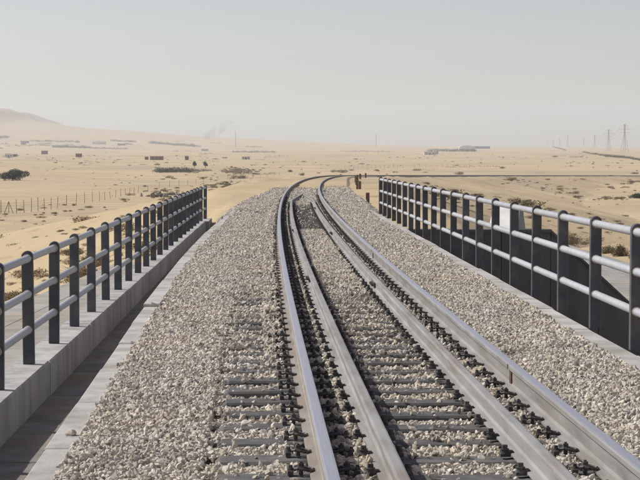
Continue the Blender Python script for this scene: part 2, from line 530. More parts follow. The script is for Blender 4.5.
# ------------------------------------------------------------------ bridge deck, walls, kerbs
Y0, YB = -4.0, 57.0
XWALL0, XWALL1 = -2.62, -2.26            # low concrete parapet under the balustrade on the channel side
ZW, ZF = -0.535, -0.88
XKR0, XKR1 = 2.83, 3.10                  # kerb on the other side
ZKR = -0.19
KX = np.array([(-6, -1.30), (8.3, -1.36), (12, -1.41), (19.3, -1.53), (30, -1.62), (41, -1.63), (54, -1.47), (60, -1.42), (64, -1.40)])
def kerb_x(y):
    return np.interp(y, KX[:, 0], KX[:, 1])

deck = ob('bridge_deck', None, label='concrete railway bridge deck carrying the ballasted track over the underpass', cat='bridge')
b = MB().box(-2.7, 3.22, Y0, YB, -1.75, -0.90)
ob('deck_slab', b.mesh('deck_slab', M_concrete), deck)
b = MB()
for x in (-2.2, -0.6, 1.0, 2.6):
    b.box(x - 0.2, x + 0.2, Y0, 46.0, -2.9, -1.752)
ob('girder', MB().box(-2.4, -2.0, Y0, 45.9, -2.9, -1.752).mesh('girder', M_concrete), deck)
ob('girder', MB().box(-0.8, -0.4, Y0, 45.9, -2.9, -1.752).mesh('girder', M_concrete), deck)
ob('girder', MB().box(0.8, 1.2, Y0, 45.9, -2.9, -1.752).mesh('girder', M_concrete), deck)
ob('girder', MB().box(2.4, 2.8, Y0, 45.9, -2.9, -1.752).mesh('girder', M_concrete), deck)
ob('pier', MB().box(-2.2, 2.8, 19.4, 20.6, -8.4, -2.902).mesh('pier', M_concrete), deck)

# channel floor slabs
ch = ob('drainage_channel', None, kind='structure')
y = Y0
k = 0
while y < 58:
    y1 = min(y + 2.0, 58)
    xe = float(kerb_x((y + y1) / 2)) + 0.15
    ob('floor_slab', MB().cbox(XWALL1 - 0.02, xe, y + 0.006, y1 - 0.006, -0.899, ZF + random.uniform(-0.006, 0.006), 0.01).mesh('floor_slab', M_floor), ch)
    y = y1

# low parapet wall in cast lengths
wall = ob('parapet_wall', None, loc=(0, 0, 0), label='low grey concrete parapet wall beside the shaded drainage channel', cat='wall')
y = Y0
while y < 60.5:
    y1 = min(y + 2.0, 60.8)
    j = random.uniform(-0.006, 0.006)
    tz = ZW + random.uniform(-0.004, 0.004)
    mm = MB().cbox(XWALL0, XWALL1 + j + (0.0 if y < 57 else 0.10), y + 0.007, y1 - 0.007, -0.895, tz, 0.018)
    ob('wall_segment', mm.mesh('wall_segment', M_wallc), wall)
    ob('wall_joint', MB().box(XWALL0 + 0.02, XWALL1 - 0.03, y1 - 0.0065, y1 + 0.0065, -0.89, ZW - 0.03).mesh('wall_joint', M_floor), wall)
    y = y1
# ballast kerb along the channel
kl = ob('ballast_kerb', None, label='pale precast concrete kerb holding the ballast beside the shaded channel', cat='kerb')
y = -3.6
while y < 63.5:
    y1 = y + 2.05
    z = -0.25 if y < 19.5 else -0.205
    z += random.uniform(-0.006, 0.006)
    xa, xb = float(kerb_x(y)), float(kerb_x(y1))
    j = random.uniform(-0.008, 0.008)
    ya, yb = y + 0.008, y1 - 0.008
    w = 0.20 if y < 40 else 0.24
    c = 0.012
    vs_ = []
    for (zz, cc) in ((-0.897, 0), (z - c, 0), (z, c)):
        vs_ += [(xa + j + cc, ya + cc, zz), (xa + j + w - cc, ya + cc, zz), (xb + j + w - cc, yb - cc, zz), (xb + j + cc, yb - cc, zz)]
    fs_ = [(0, 3, 2, 1), (8, 9, 10, 11)]
    for l in (0, 4):
        for i in range(4):
            fs_.append((l + i, l + (i + 1) % 4, l + 4 + (i + 1) % 4, l + 4 + i))
    ob('kerb_stone', me('kerb_stone', vs_, fs_, M_concrete), kl)
    y = y1
# kerb under the other balustrade
kr = ob('deck_kerb', None, label='pale concrete kerb between the ballast and the balustrade with white sunlit pipes', cat='kerb')
y = Y0
while y < 57.5:
    y1 = y + 2.4
    z = ZKR + random.uniform(-0.006, 0.006)
    j = random.uniform(-0.01, 0.01)
    ob('kerb_stone', MB().cbox(XKR0 + j, XKR1 + j, y + 0.008, y1 - 0.008, -0.897, z, 0.015).mesh('kerb_stone', M_concrete), kr)
    y = y1
# fascia ledge outside that kerb which carries the posts
ob('edge_ledge', MB().box(3.115, 3.219, Y0, 57.6, -0.897, -0.30).mesh('edge_ledge', M_concrete), kr)

# ------------------------------------------------------------------ abutment walls and paved aprons
wg = ob('wing_wall', None, loc=(0, 46, 0), label='dark shaded abutment wing wall with a sloping end beyond the bridge kerb', cat='wall')
def prism_xz(poly, y0, y1, m, name):
    n = len(poly)
    v = [(x, y0, z) for x, z in poly] + [(x, y1, z) for x, z in poly]
    f = [tuple(range(n)), tuple(range(2 * n - 1, n - 1, -1))]
    for i in range(n):
        j = (i + 1) % n
        f.append((i, i + n, j + n, j))
    return me(name, v, f, m)
wx = [3.24, 4.5, 5.78, 7.05, 8.3, 9.55, 10.5, 11.4]
wtop = lambda x: -0.42 - max(0.0, x - 7.05) * 0.91
for xa, xb in zip(wx[:-1], wx[1:]):
    oy = random.uniform(-0.012, 0.012)
    ob('wall_panel', prism_xz([(xa + 0.008, -9), (xb - 0.008, -9), (xb - 0.008, wtop(xb)), (xa + 0.008, wtop(xa))], oy, 0.4, M_shadec, 'wall_panel'), wg)
    if xa >= 7:
        ob('sloping_coping', prism_xz([(xa + 0.005, wtop(xa) + 0.002), (xb - 0.005, wtop(xb) + 0.002), (xb - 0.005, wtop(xb) + 0.075), (xa + 0.005, wtop(xa) + 0.075)], -0.05, 0.45, M_shadec, 'sloping_coping'), wg)
ob('coping', prism_xz([(3.24, -0.418), (7.05, -0.418), (7.07, -0.34), (3.24, -0.34)], -0.06, 0.46, M_shadec, 'coping'), wg)
ob('abutment', MB().box(-2.8, 3.2, 46.1, 46.6, -9, -1.76).mesh('abutment', M_concrete), deck)

ap = ob('lower_road', None, kind='structure')
for k in range(17):                                                 # paved lower road on the other side of the wing wall
    for i in range(3):
        y0, y1 = 30 + k * 5.0, 30 + (k + 1) * 5.0 - 0.025
        x0, x1 = 10.3 + i * 2.1, 10.3 + (i + 1) * 2.1 - 0.025
        ob('paving_slab', MB().cbox(x0, x1, y0, y1, ZROAD - 0.3, ZROAD + random.uniform(-0.006, 0.006), 0.01).mesh('paving_slab', M_road), ap)

rd = ob('service_road', None, kind='structure')
for i, (x0, x1) in enumerate(((-2.70, -4.93), (-4.95, -5.75))):
    y = 4.0
    while y < 66:
        y1 = y + 4.0
        zz = lambda yy: -1.3 - 0.022 * (yy - 20)
        v = [(x, yy, zz(yy) - dz) for dz in (0.45, 0) for (x, yy) in ((x1, y + 0.012), (x0, y + 0.012), (x0, y1 - 0.012), (x1, y1 - 0.012))]
        ob('road_slab', me('road_slab', v, [(0, 3, 2, 1), (4, 5, 6, 7), (0, 1, 5, 4), (1, 2, 6, 5), (2, 3, 7, 6), (3, 0, 4, 7)], M_road), rd)
        y = y1

# white block with slanting sides on the wing wall
wb = ob('concrete_block', None, loc=(6.05, 46.2, -0.34), label='white concrete block with slanting sides standing on the dark wing wall', cat='block')
BF = [(0, 3, 2, 1), (4, 5, 6, 7), (0, 1, 5, 4), (1, 2, 6, 5), (2, 3, 7, 6), (3, 0, 4, 7)]
v = [(-0.34, -0.20, 0), (0.12, -0.20, 0), (0.12, 1.9, 0), (-0.34, 1.9, 0), (-0.22, 1.45, 0.60), (0.28, 1.45, 0.60), (0.28, 1.85, 0.60), (-0.22, 1.85, 0.60)]
ob('block_body', me('block_body', v, BF, M_white), wb)
v = [(0.16, -0.12, 0), (0.36, -0.12, 0), (0.36, 0.16, 0), (0.16, 0.16, 0), (0.315, 0.5, 0.64), (0.36, 0.5, 0.64), (0.36, 0.8, 0.64), (0.315, 0.8, 0.64)]
ob('shade_plate', me('shade_plate', v, BF, M_shadec), wb)  # dark plate added to paint the shaded right side of the block

# ------------------------------------------------------------------ balustrades
def post_mesh():
    w, dp, h, c = 0.056, 0.034, 1.115, 0.006
    prof = [(-w, 0), (w, 0)] + [(w * math.cos(t), h - w + w * math.sin(t)) for t in np.linspace(0, math.pi, 11)]
    n = len(prof)
    cx, cz = 0, h / 2
    rings = [(-dp, 1 - c / w), (-dp + c, 1), (dp - c, 1), (dp, 1 - c / w)]
    v = []
    for yy, k in rings:
        for x, z in prof:
            v.append((x * k, yy, z - (0 if k == 1 else (c if z > 0.5 else 0))))
    f = [tuple(range(n)), tuple(range(4 * n - 1, 3 * n - 1, -1))]
    for r in range(3):
        for i in range(n):
            j = (i + 1) % n
            f.append((r * n + i, (r + 1) * n + i, (r + 1) * n + j, r * n + j))
    return me('post', v, f, M_post)
POST = post_mesh()
COLLAR = MB().cyl((0, -0.050, 0), (0, -0.0342, 0), 0.0445, 0.0445, 14).mesh('collar', M_collar)
PLATE = MB().cbox(-0.085, 0.085, -0.075, 0.075, 0.0, 0.014, 0.003).mesh('base_plate', M_post)
RAIL_Z = (0.385, 0.735, 1.085 - 0.0)

def pipe_mesh(L):
    b = MB()
    n = 14
    v, f = [], []
    for yy in (0, L):
        for i in range(n):
            t = 2 * math.pi * i / n
            v.append((0.0375 * math.cos(t), yy, 0.0375 * math.sin(t)))
    for i in range(n):
        j = (i + 1) % n
        f.append((i, j, n + j, n + i))
    m = me('pipe', v, f, M_pipe, smooth=True)
    return m

def balustrade(name, label, pts, plates):
    root = ob(name, None, loc=pts[0], label=label, cat='balustrade')
    o0 = Vector(pts[0])
    for i, p in enumerate(pts):
        p = Vector(p) - o0
        po = ob('post', POST, root, loc=p)
        po.rotation_euler = (random.gauss(0, 0.004), random.gauss(0, 0.005), random.gauss(0, 0.012))
        if plates:
            ob('base_plate', PLATE, po)
        for z in RAIL_Z:
            ob('collar', COLLAR, po, loc=(0, 0, z - 0.045))
        if i + 1 < len(pts):
            q = Vector(pts[i + 1]) - o0
            L = (q - p).length
            for z in RAIL_Z:
                ob('pipe_rail', pipe_mesh(L - 0.062), root, loc=p + Vector((0, 0.031, z - 0.045)), rz=math.atan2(-(q.x - p.x), q.y - p.y))
    return root
ptsL = [(-2.43, 9.7 + 2.0 * i, ZW + 0.002) for i in range(24)] + [(-2.41, 57.8, ZW + 0.002), (-2.36, 60.0, ZW + 0.002)]
balustrade('balustrade', 'charcoal post balustrade with shaded grey pipe rails on the low parapet wall', ptsL, False)
ptsR = [(3.168, 9.63 + 2.035 * i, -0.20) for i in range(23)]
balustrade('balustrade', 'charcoal post balustrade with white sunlit pipe rails behind the deck kerb', ptsR, False)

# ------------------------------------------------------------------ rails
def rail_profile(hh=0.172, hw=0.036, fw=0.075):
    k = hh / 0.172
    half = [(0.022, 0.0), (hw - 0.004, -0.003), (hw, -0.011), (hw, -0.036 * k), (0.010, -0.049 * k), (0.0085, -0.135 * k), (0.022, -0.150 * k), (fw, -0.160 * k), (fw, -hh)]
    return [(x, z) for x, z in half] + [(-x, z) for x, z in half[::-1]]

def sweep(name, prof, ss, dfun, z, mats, top_idx=(), cap=True):
    n = len(prof)
    v, f, fm = [], [], []
    c = np.array([at(s, dfun(s), z) for s in ss])
    for i in range(len(ss)):
        t = c[min(i + 1, len(ss) - 1)] - c[max(i - 1, 0)]
        t = t / np.linalg.norm(t)
        rx, ry = t[1], -t[0]
        for px, pz in prof:
            v.append((c[i][0] + rx * px, c[i][1] + ry * px, c[i][2] + pz))
    for i in range(len(ss) - 1):
        for k in range(n):
            k2 = (k + 1) % n
            f.append((i * n + k, i * n + k2, (i + 1) * n + k2, (i + 1) * n + k))
            fm.append(1 if k in top_idx else 0)
    if cap:
        f.append(tuple(range(n - 1, -1, -1)))
        fm.append(0)
        b0 = (len(ss) - 1) * n
        f.append(tuple(range(b0, b0 + n)))
        fm.append(0)
    return me(name, v, f, mats, fmat=fm)

PRF = rail_profile()
NP = len(PRF)
SS = np.concatenate([np.arange(-5, 80, 0.75), np.arange(80, 240, 2.0), np.arange(240, 976, 5.0)])
G2 = 0.7525
rl = ob('running_rail', sweep('running_rail', PRF, SS, lambda s: -G2, 0, [M_rail, M_head], (0, 1, NP - 1, NP - 2)),
        label='outer running rail of the curve with a polished head, beside the channel side ballast', cat='rail')
rr = ob('running_rail', sweep('running_rail', PRF, SS, lambda s: G2, 0, [M_railg, M_head], (0, 1, NP - 1, NP - 2)),
        label='inner running rail of the curve with polished head and a dark weld mark', cat='rail')
ZG = -0.035
PG = rail_profile(0.140, 0.035, 0.068)
def dguard(side):
    o = G2 - (0.345 if side < 0 else 0.365)
    def f(s):
        t = min(max((s - 66.0) / 10.0, 0), 1)
        return side * (o * (1 - t) + 0.045 * t)
    return f
SG = np.concatenate([np.arange(-5, 64, 0.75), np.arange(64, 76.2, 0.4)])
gl = ob('guard_rail', sweep('guard_rail', PG, SG, dguard(-1), ZG, [M_guard, M_guard]),
        label='matt grey guard rail just inside the outer running rail of the curve', cat='rail')
gr = ob('guard_rail', sweep('guard_rail', PG, SG, dguard(1), ZG, [M_guard, M_guard]),
        label='matt grey guard rail just inside the inner running rail of the curve', cat='rail')
nose = MB().cbox(-0.12, 0.12, -0.05, 0.35, -0.05, 0.004, 0.012)
p = at(75.9, 0, ZG)
ob('nose_plate', nose.mesh('nose_plate', M_guard), gl, loc=p, rz=-heading(75.9))
# welds and fishplates
WELD = MB().box(-0.0395, -0.0355, -0.016, 0.016, -0.037, -0.004).box(-0.019, -0.008, -0.045, 0.045, -0.142, -0.05).box(0.008, 0.017, -0.02, 0.02, -0.14, -0.05).mesh('weld_collar', M_weld)
for s in (12.95, 29.3, 52.0):
    ob('weld_collar', WELD, rr, loc=at(s, G2, 0), rz=-heading(s))
for s in (27.0, 47.0):
    ob('weld_collar', WELD, rl, loc=at(s, -G2, 0), rz=-heading(s))
for par, side, s in ((gr, 1, 22.9), (gl, -1, 24.0), (gr, 1, 38.5), (gl, -1, 40.0), (gr, 1, 58), (gl, -1, 60.0)):
    b = MB()
    for sx in (-1, 1):
        b.cbox(min(sx * 0.008, sx * 0.030), max(sx * 0.008, sx * 0.030), -0.28, 0.28, -0.112, -0.042, 0.006)
    fp = ob('fishplate', b.mesh('fishplate', M_clip), par, loc=at(s, dguard(side)(s), ZG), rz=-heading(s))
    for yy in (-0.2, -0.07, 0.07, 0.2):
        ob('fish_bolt', MB().cyl((-0.062, yy, -0.077), (0.062, yy, -0.077), 0.016, n=6).mesh('fish_bolt', M_clip), fp)

# ------------------------------------------------------------------ sleepers with their fastenings
def sleeper_mesh():
    b = MB()
    L = 1.34
    xs = [-L, -L + 0.03, -0.98, -0.9, -0.45, -0.3, 0.3, 0.45, 0.9, 0.98, L - 0.03, L]
    zs = [-0.215, -0.190, -0.187, -0.181, -0.181, -0.198, -0.198, -0.181, -0.181, -0.187, -0.190, -0.215]
    wt_ = [0.12, 0.125, 0.125, 0.125, 0.125, 0.115, 0.115, 0.125, 0.125, 0.125, 0.125, 0.12]
    v, f = [], []
    for x, z, w in zip(xs, zs, wt_):
        v += [(x, -w - 0.03, -0.38), (x, -w, z - 0.015), (x, -w + 0.015, z), (x, w - 0.015, z), (x, w, z - 0.015), (x, w + 0.03, -0.38)]
    for i in range(len(xs) - 1):
        for k in range(6):
            k2 = (k + 1) % 6
            f.append((i * 6 + k, (i + 1) * 6 + k, (i + 1) * 6 + k2, i * 6 + k2))
    f.append((0, 1, 2, 3, 4, 5))
    m0 = (len(xs) - 1) * 6
    f.append(tuple(m0 + i for i in (5, 4, 3, 2, 1, 0)))
    return me('sleeper', v, f, M_sleeper)
SLEEPER = sleeper_mesh()
SLEEPER_SHADE = SLEEPER.copy()
SLEEPER_SHADE.materials.clear()
SLEEPER_SHADE.materials.append(M_sleeper_shade)

def clip_mesh():
    """spring clip with its screw and shoulder; rail foot is on the +x side, origin at the foot edge, z = 0 at the foot underside"""
    b = MB()
    b.cbox(-0.116, -0.086, -0.026, 0.026, -0.008, 0.022, 0.006)            # shoulder
    b.cyl((-0.101, 0, 0.018), (-0.101, 0, 0.031), 0.019, 0.017, 10)         # its screw
    b.cyl((-0.101, 0, 0.031), (-0.101, 0, 0.047), 0.0125, 0.011, 6)
    for sy in (-1, 1):                                                     # the two spring arms, looped down to the foot
        pts = [(-0.078, sy * 0.010, 0.022), (-0.080, sy * 0.030, 0.030), (-0.060, sy * 0.047, 0.034), (-0.034, sy * 0.050, 0.030),
               (-0.008, sy * 0.044, 0.024), (0.014, sy * 0.030, 0.021), (0.022, sy * 0.014, 0.021)]
        for p_, q_ in zip(pts[:-1], pts[1:]):
            b.cyl(p_, q_, 0.0085, 0.0085, 6)
    b.cyl((-0.046, 0, -0.005), (-0.046, 0, 0.034), 0.012, 0.012, 8)        # screw
    b.cyl((-0.046, 0, 0.033), (-0.046, 0, 0.039), 0.026, 0.025, 12)        # washer
    b.cyl((-0.046, 0, 0.039), (-0.046, 0, 0.057), 0.017, 0.016, 6)         # head
    b.cyl((-0.046, 0, 0.057), (-0.046, 0, 0.066), 0.009, 0.008, 6)
    return b.mesh('rail_clip', M_clip)
CLIP = clip_mesh()
def bolt_mesh():
    b = MB()
    b.cbox(-0.058, -0.001, -0.026, 0.026, -0.01, 0.010, 0.004)
    b.cyl((-0.032, 0, 0.008), (-0.032, 0, 0.028), 0.024, 0.021, 10)
    b.cyl((-0.032, 0, 0.028), (-0.032, 0, 0.033), 0.026, 0.026, 12)
    b.cyl((-0.032, 0, 0.033), (-0.032, 0, 0.055), 0.0175, 0.016, 6)
    b.cbox(-0.02, 0.018, -0.022, 0.022, 0.010, 0.024, 0.005)
    return b.mesh('guard_bolt', M_clip)
BOLT = bolt_mesh()
SP = 0.60
SLEEP_S = np.arange(7.63, 80, SP)
DK_LABEL = 'blackish bare sleeper between the guard rails just before they meet in a point'
SL_LABEL = 'dark grey concrete sleeper with iron rail fastenings set in the ballast'
for s in SLEEP_S:
    h = heading(s)
    j = random.uniform(-0.02, 0.02)
    zz = random.uniform(-0.004, 0.002)
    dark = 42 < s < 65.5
    root = ob('sleeper', SLEEPER_SHADE if dark else SLEEPER, loc=at(s + j * 0.3, 0, zz), rz=-h + random.uniform(-0.006, 0.006), label=DK_LABEL if dark else SL_LABEL, cat='sleeper', group='dark sleepers before the guard rail point' if dark else 'sleepers along the track')
    for side in (-1, 1):
        for io in (-1, 1):
            o = ob('rail_clip', CLIP, root, loc=(side * G2 + io * 0.075, 0, -0.172 - zz), rz=(0 if io < 0 else math.pi))
        if s < 66:
            g = dguard(side)(s)
            for io in (-1, 1):
                ob('guard_bolt', BOLT, root, loc=(g + io * 0.068, 0, -0.175 - zz), rz=(0 if io < 0 else math.pi))

# ------------------------------------------------------------------ ballast
def lim(s):
    """ballast limits left and right of the centre line at chainage s"""
    x, y = np.interp(s, PATH[:, 0], PATH[:, 1]), np.interp(s, PATH[:, 0], PATH[:, 2])
    on = y < 58.5
    l = np.where(on, kerb_x(y) + 0.19 - x, -2.35)
    r = np.where(on, XKR0 + 0.02 - x, 2.45)
    t = smooth01(54, 64, y)
    l = (kerb_x(np.minimum(y, 64)) + 0.19 - x) * (1 - t) + (-2.25 + 0.5 * smooth01(66, 90, y)) * t
    r = (XKR0 + 0.02 - x) * (1 - t) + (2.3 - 0.8 * smooth01(120, 190, y)) * t
    return l, r

def bal_z(d, s):
    """nominal ballast surface relative to the rail heads"""
    l, r = lim(s)
    y = s
    z = np.full(np.broadcast(d, s).shape, -0.185)
    covered = smooth01(17, 27, s) * (1 - smooth01(40, 43, s)) + smooth01(63, 66, s)
    z = np.where(np.abs(d) < 0.38, -0.213 + 0.040 * covered, z)
    side = (np.abs(d) >= 0.38) & (np.abs(d) < 0.70)
    z = np.where(side, -0.183, z)
    lc = smooth01(17, 26.0, s)
    z = np.where(d < -0.80, -0.200 + 0.030 * lc, z)
    z = np.where((d < -0.86) & (d > -1.03), -0.190 + 0.055 * smooth01(13, 18, s), z)
    z = np.where(d > 0.80, -0.165, z)
    # fall to the kerbs
    z = z - np.where(d < -1.4, 0.035 * smooth01(-1.4, -2.2, d), 0) * (s < 58)
    z = z - np.where(d > 1.3, 0.015 * smooth01(1.3, 2.1, d), 0) * (s < 58)
    # free shoulder past the bridge
    out = np.clip(l + 0.0 - d, 0, None) + np.clip(d - r, 0, None)
    return z - out / 1.5

# bed under the stones
sv = np.concatenate([np.arange(-4, 110, 0.5), np.arange(110, 976, 4.0)])
tt = np.array([-0.62, -0.3, 0.0, 0.06, 0.12, 0.2, 0.28, 0.35, 0.42, 0.5, 0.58, 0.65, 0.72, 0.8, 0.88, 0.94, 1.0, 1.3, 1.62])
V = []
for s in sv:
    l, r = lim(s)
    for t in tt:
        if t < 0:
            d = l + t * (1.0 if s > 58.5 else 0.0)
        elif t > 1:
            d = r + (t - 1) * (1.0 if s > 58.5 else 0.0)
        else:
            d = l + (r - l) * t
        z = float(bal_z(np.array(d), np.array(s))) - (0.05 if s < 110 else 0.0)
        if s > 80:
            z += 0.05 * float(smooth01(80, 96, s))
        V.append(at(s, d, z))
n1 = len(tt)
ix = np.arange(len(sv) * n1).reshape(len(sv), n1)
q = np.stack([ix[:-1, :-1], ix[:-1, 1:], ix[1:, 1:], ix[1:, :-1]], -1).reshape(-1, 4)
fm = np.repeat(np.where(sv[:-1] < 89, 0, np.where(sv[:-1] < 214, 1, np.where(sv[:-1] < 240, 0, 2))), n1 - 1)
ob('ballast_bed', me('ballast_bed', V, q, [M_bed, M_sand, M_shadebed], fmat=fm), kind='structure')

# stones: a dozen shapes, scattered as instances
stones = bpy.data.collections.new('stone_shapes')
for k in range(12):
    bm = bmesh.new()
    bmesh.ops.create_icosphere(bm, subdivisions=2, radius=1.2)
    off = Vector((k * 7.3, 1.7 * k, 3.1))
    for v in bm.verts:
        c = v.co.copy()
        v.co = c * (1 + 0.42 * mnoise.noise(c * 0.9 + off))
    for _ in range(8):                                   # broken faces
        nrm = Vector((random.gauss(0, 1), random.gauss(0, 1), random.gauss(0, 1))).normalized()
        dist = random.uniform(0.52, 0.80)
        for v in bm.verts:
            e = v.co.dot(nrm) - dist
            if e > 0:
                v.co -= nrm * e
    sx, sy, sz = random.uniform(0.9, 1.35), random.uniform(0.75, 1.05), random.uniform(0.6, 0.85)
    for v in bm.verts:
        v.co = Vector((v.co.x * sx, v.co.y * sy, v.co.z * sz))
    m = bpy.data.meshes.new('stone')
    bm.to_mesh(m)
    bm.free()
    m.materials.append(M_stone)
    so = bpy.data.objects.new('stone', m)
    stones.objects.link(so)

def scatter_group(name, coll):
    ng = bpy.data.node_groups.new(name, 'GeometryNodeTree')
    ng.interface.new_socket('Geometry', in_out='INPUT', socket_type='NodeSocketGeometry')
    ng.interface.new_socket('Geometry', in_out='OUTPUT', socket_type='NodeSocketGeometry')
    N = ng.nodes
    gi, go = N.new('NodeGroupInput'), N.new('NodeGroupOutput')
    ci = N.new('GeometryNodeCollectionInfo')
    ci.inputs['Collection'].default_value = coll
    ci.inputs['Separate Children'].default_value = True
    ci.inputs['Reset Children'].default_value = True
    ip = N.new('GeometryNodeInstanceOnPoints')
    ip.inputs['Pick Instance'].default_value = True
    def attr(nm, ty):
        a = N.new('GeometryNodeInputNamedAttribute')
        a.data_type = ty
        a.inputs['Name'].default_value = nm
        return a.outputs['Attribute']
    er = N.new('FunctionNodeEulerToRotation')
    L = ng.links
    L.new(gi.outputs[0], ip.inputs['Points'])
    L.new(ci.outputs[0], ip.inputs['Instance'])
    L.new(attr('pick', 'INT'), ip.inputs['Instance Index'])
    L.new(attr('turn', 'FLOAT_VECTOR'), er.inputs[0])
    L.new(er.outputs[0], ip.inputs['Rotation'])
    L.new(attr('size', 'FLOAT_VECTOR'), ip.inputs['Scale'])
    L.new(ip.outputs[0], go.inputs[0])
    return ng

def scatter(name, P, rot, scl, npick, coll, kind='stuff', label=None, cat=None):
    n = len(P)
    m = bpy.data.meshes.new(name)
    m.vertices.add(n)
    m.vertices.foreach_set('co', np.ascontiguousarray(P, dtype=np.float32).ravel())
    a = m.attributes.new('pick', 'INT', 'POINT')
    a.data.foreach_set('value', rng.integers(0, npick, n).astype(np.int32))
    a = m.attributes.new('turn', 'FLOAT_VECTOR', 'POINT')
    a.data.foreach_set('vector', np.ascontiguousarray(rot, dtype=np.float32).ravel())
    a = m.attributes.new('size', 'FLOAT_VECTOR', 'POINT')
    a.data.foreach_set('vector', np.ascontiguousarray(scl, dtype=np.float32).ravel())
    o = ob(name, m, kind=kind, label=label, cat=cat)
    md = o.modifiers.new('scatter', 'NODES')
    md.node_group = scatter_group(name, coll)
    return o

def ballast_points():
    out = []
    zones = [(7.4, 16, 3600, 0.0142), (16, 30, 2700, 0.0158), (30, 50, 1500, 0.0195), (50, 72, 800, 0.025), (72, 104, 330, 0.036)]
    for s0, s1, dens, size in zones:
        wd = 7.0
        n = int((s1 - s0) * wd * dens)
        s = rng.uniform(s0, s1, n)
        d = rng.uniform(-3.3, 3.7, n)
        l, r = lim(s)
        free = s > 58.5
        edge = 0.035 * (1 + vnoise(s, d, 0.16, 51))
        keep = (d > l - np.where(free, 0.62, edge)) & (d < r + np.where(free, 0.62, edge))
        keep &= rng.random(n) < 1 - smooth01(84, 103, s + 9 * vnoise(s, d, 2.2, 44))
        s, d = s[keep], d[keep]
        z = bal_z(d, s)
        z = z + 0.012 * vnoise(s, d, 0.35, 21) + 0.02 * vnoise(s, d, 1.3, 22)
        # nothing on the rails or their fastenings
        ok = np.ones(len(s), bool)
        near = np.abs(((s - SLEEP_S[0]) + SP / 2) % SP - SP / 2)          # distance to the nearest sleeper axis
        for g in (-G2, G2):
            ok &= np.abs(d - g) > 0.070 + size
            ok &= ~((np.abs(d - g) < np.where(s < 14.5, 0.205, 0.150)) & (near < 0.055) & (s < 80))
        t = np.clip((s - 66) / 10, 0, 1)
        for sd_, o in ((-1, G2 - 0.345), (1, G2 - 0.365)):
            gg = sd_ * (o * (1 - t) + 0.045 * t)
            ok &= ~((np.abs(d - gg) < 0.062 + size) & (s < 76.5))
            ok &= ~((np.abs(d - gg) < 0.145) & (near < 0.05) & (s < 66))
        # sleepers that show
        centre = np.abs(d) < 0.38
        show_c = centre & ((s < 25.0 + 2.5 * vnoise(d, s, 0.3, 30)) | ((s > 42) & (s < 64.5)))
        show_l = (d < -0.80) & (d > -1.40) & ((s < 23.0 + 4 * vnoise(d, s, 0.25, 31)) | (np.abs(s - 26.9) < 0.45))
        onsl = near < 0.125 + 0.018 * vnoise(s, d, 0.11, 33)
        litter = rng.random(len(s)) < np.where(s < 11, 0.04, 0.04 + 0.017 * np.clip(s - 12, 0, 14) * (s < 40))
        ok &= ~((show_c | show_l) & onsl & ~litter)
        inner = (np.abs(d) < 0.70) & (np.abs(d) >= 0.38)
        ok &= ~(inner & onsl & (rng.random(len(s)) < 0.6))
        s, d, z, onsl, sh = s[ok], d[ok], z[ok], onsl[ok], (show_c | show_l)[ok]
        z = np.where(onsl & (np.abs(d) < 1.36), np.maximum(z, -0.180), z)
        k = rng.lognormal(-0.04, 0.33, len(s)) * size
        k = np.clip(k, size * 0.4, size * 1.75)
        z = z + rng.uniform(-0.030, 0.006, len(s)) - np.where(sh & ~onsl, np.where(s > 40, 0.05, 0.018), 0)
        P = at(s, d, 0)
        P[:, 2] = zt(s) + z
        rot = rng.uniform(0, 2 * math.pi, (len(s), 3))
        scl = k[:, None] * rng.uniform(0.85, 1.15, (len(s), 3))
        out.append((P, rot, scl))
    return [np.concatenate([o[i] for o in out]) for i in range(3)]
P, rot, scl = ballast_points()
print('ballast stones', len(P))
scatter('ballast', P, rot, scl, 12, stones, label='loose crushed beige and grey ballast stones between and beside the rails', cat='ballast')

# stones that rolled onto the kerb and into the channel
LOOSE = []
for so in stones.objects:
    m = so.data.copy()
    m.materials.clear()
    m.materials.append(M_loose)
    LOOSE.append(m)
def loose(x, y, z, size, lab, grp):
    ob('loose_stone', LOOSE[random.randrange(12)], loc=(x, y, z + size * 0.45), label=lab, cat='stone', group=grp).scale = (size,) * 3
for (y, dx, sz) in ((11.25, 0.11, 0.038), (16.9, 0.14, 0.022), (20.8, 0.12, 0.03), (14.1, 0.15, 0.02)):
    loose(float(kerb_x(y)) + dx, y, -0.25 if y < 19.5 else -0.205, sz, 'beige ballast stone lying loose on the precast channel kerb', 'stones on the kerb')

# ------------------------------------------------------------------ marker stakes along the curve
STAKE = MB().cbox(-0.075, 0.075, -0.06, 0.06, -0.15, 0.40, 0.012).mesh('marker_stake', M_stake)
for s, d in ((82, 2.95), (99.0, 2.95), (103.5, 2.9), (117, 2.95), (128, 2.9), (142, 2.95), (158, 2.95), (178, 3.0)):
    p = at(s, d, 0)
    o = ob('marker_stake', STAKE, loc=(p[0], p[1], embz(p[0], p[1]) + 0.08), rz=random.uniform(-0.3, 0.3), label='short brown wooden marker stake on the sand inside the curve', cat='stake', group='marker stakes along the curve')
    o.rotation_euler.x = random.uniform(-0.05, 0.05)

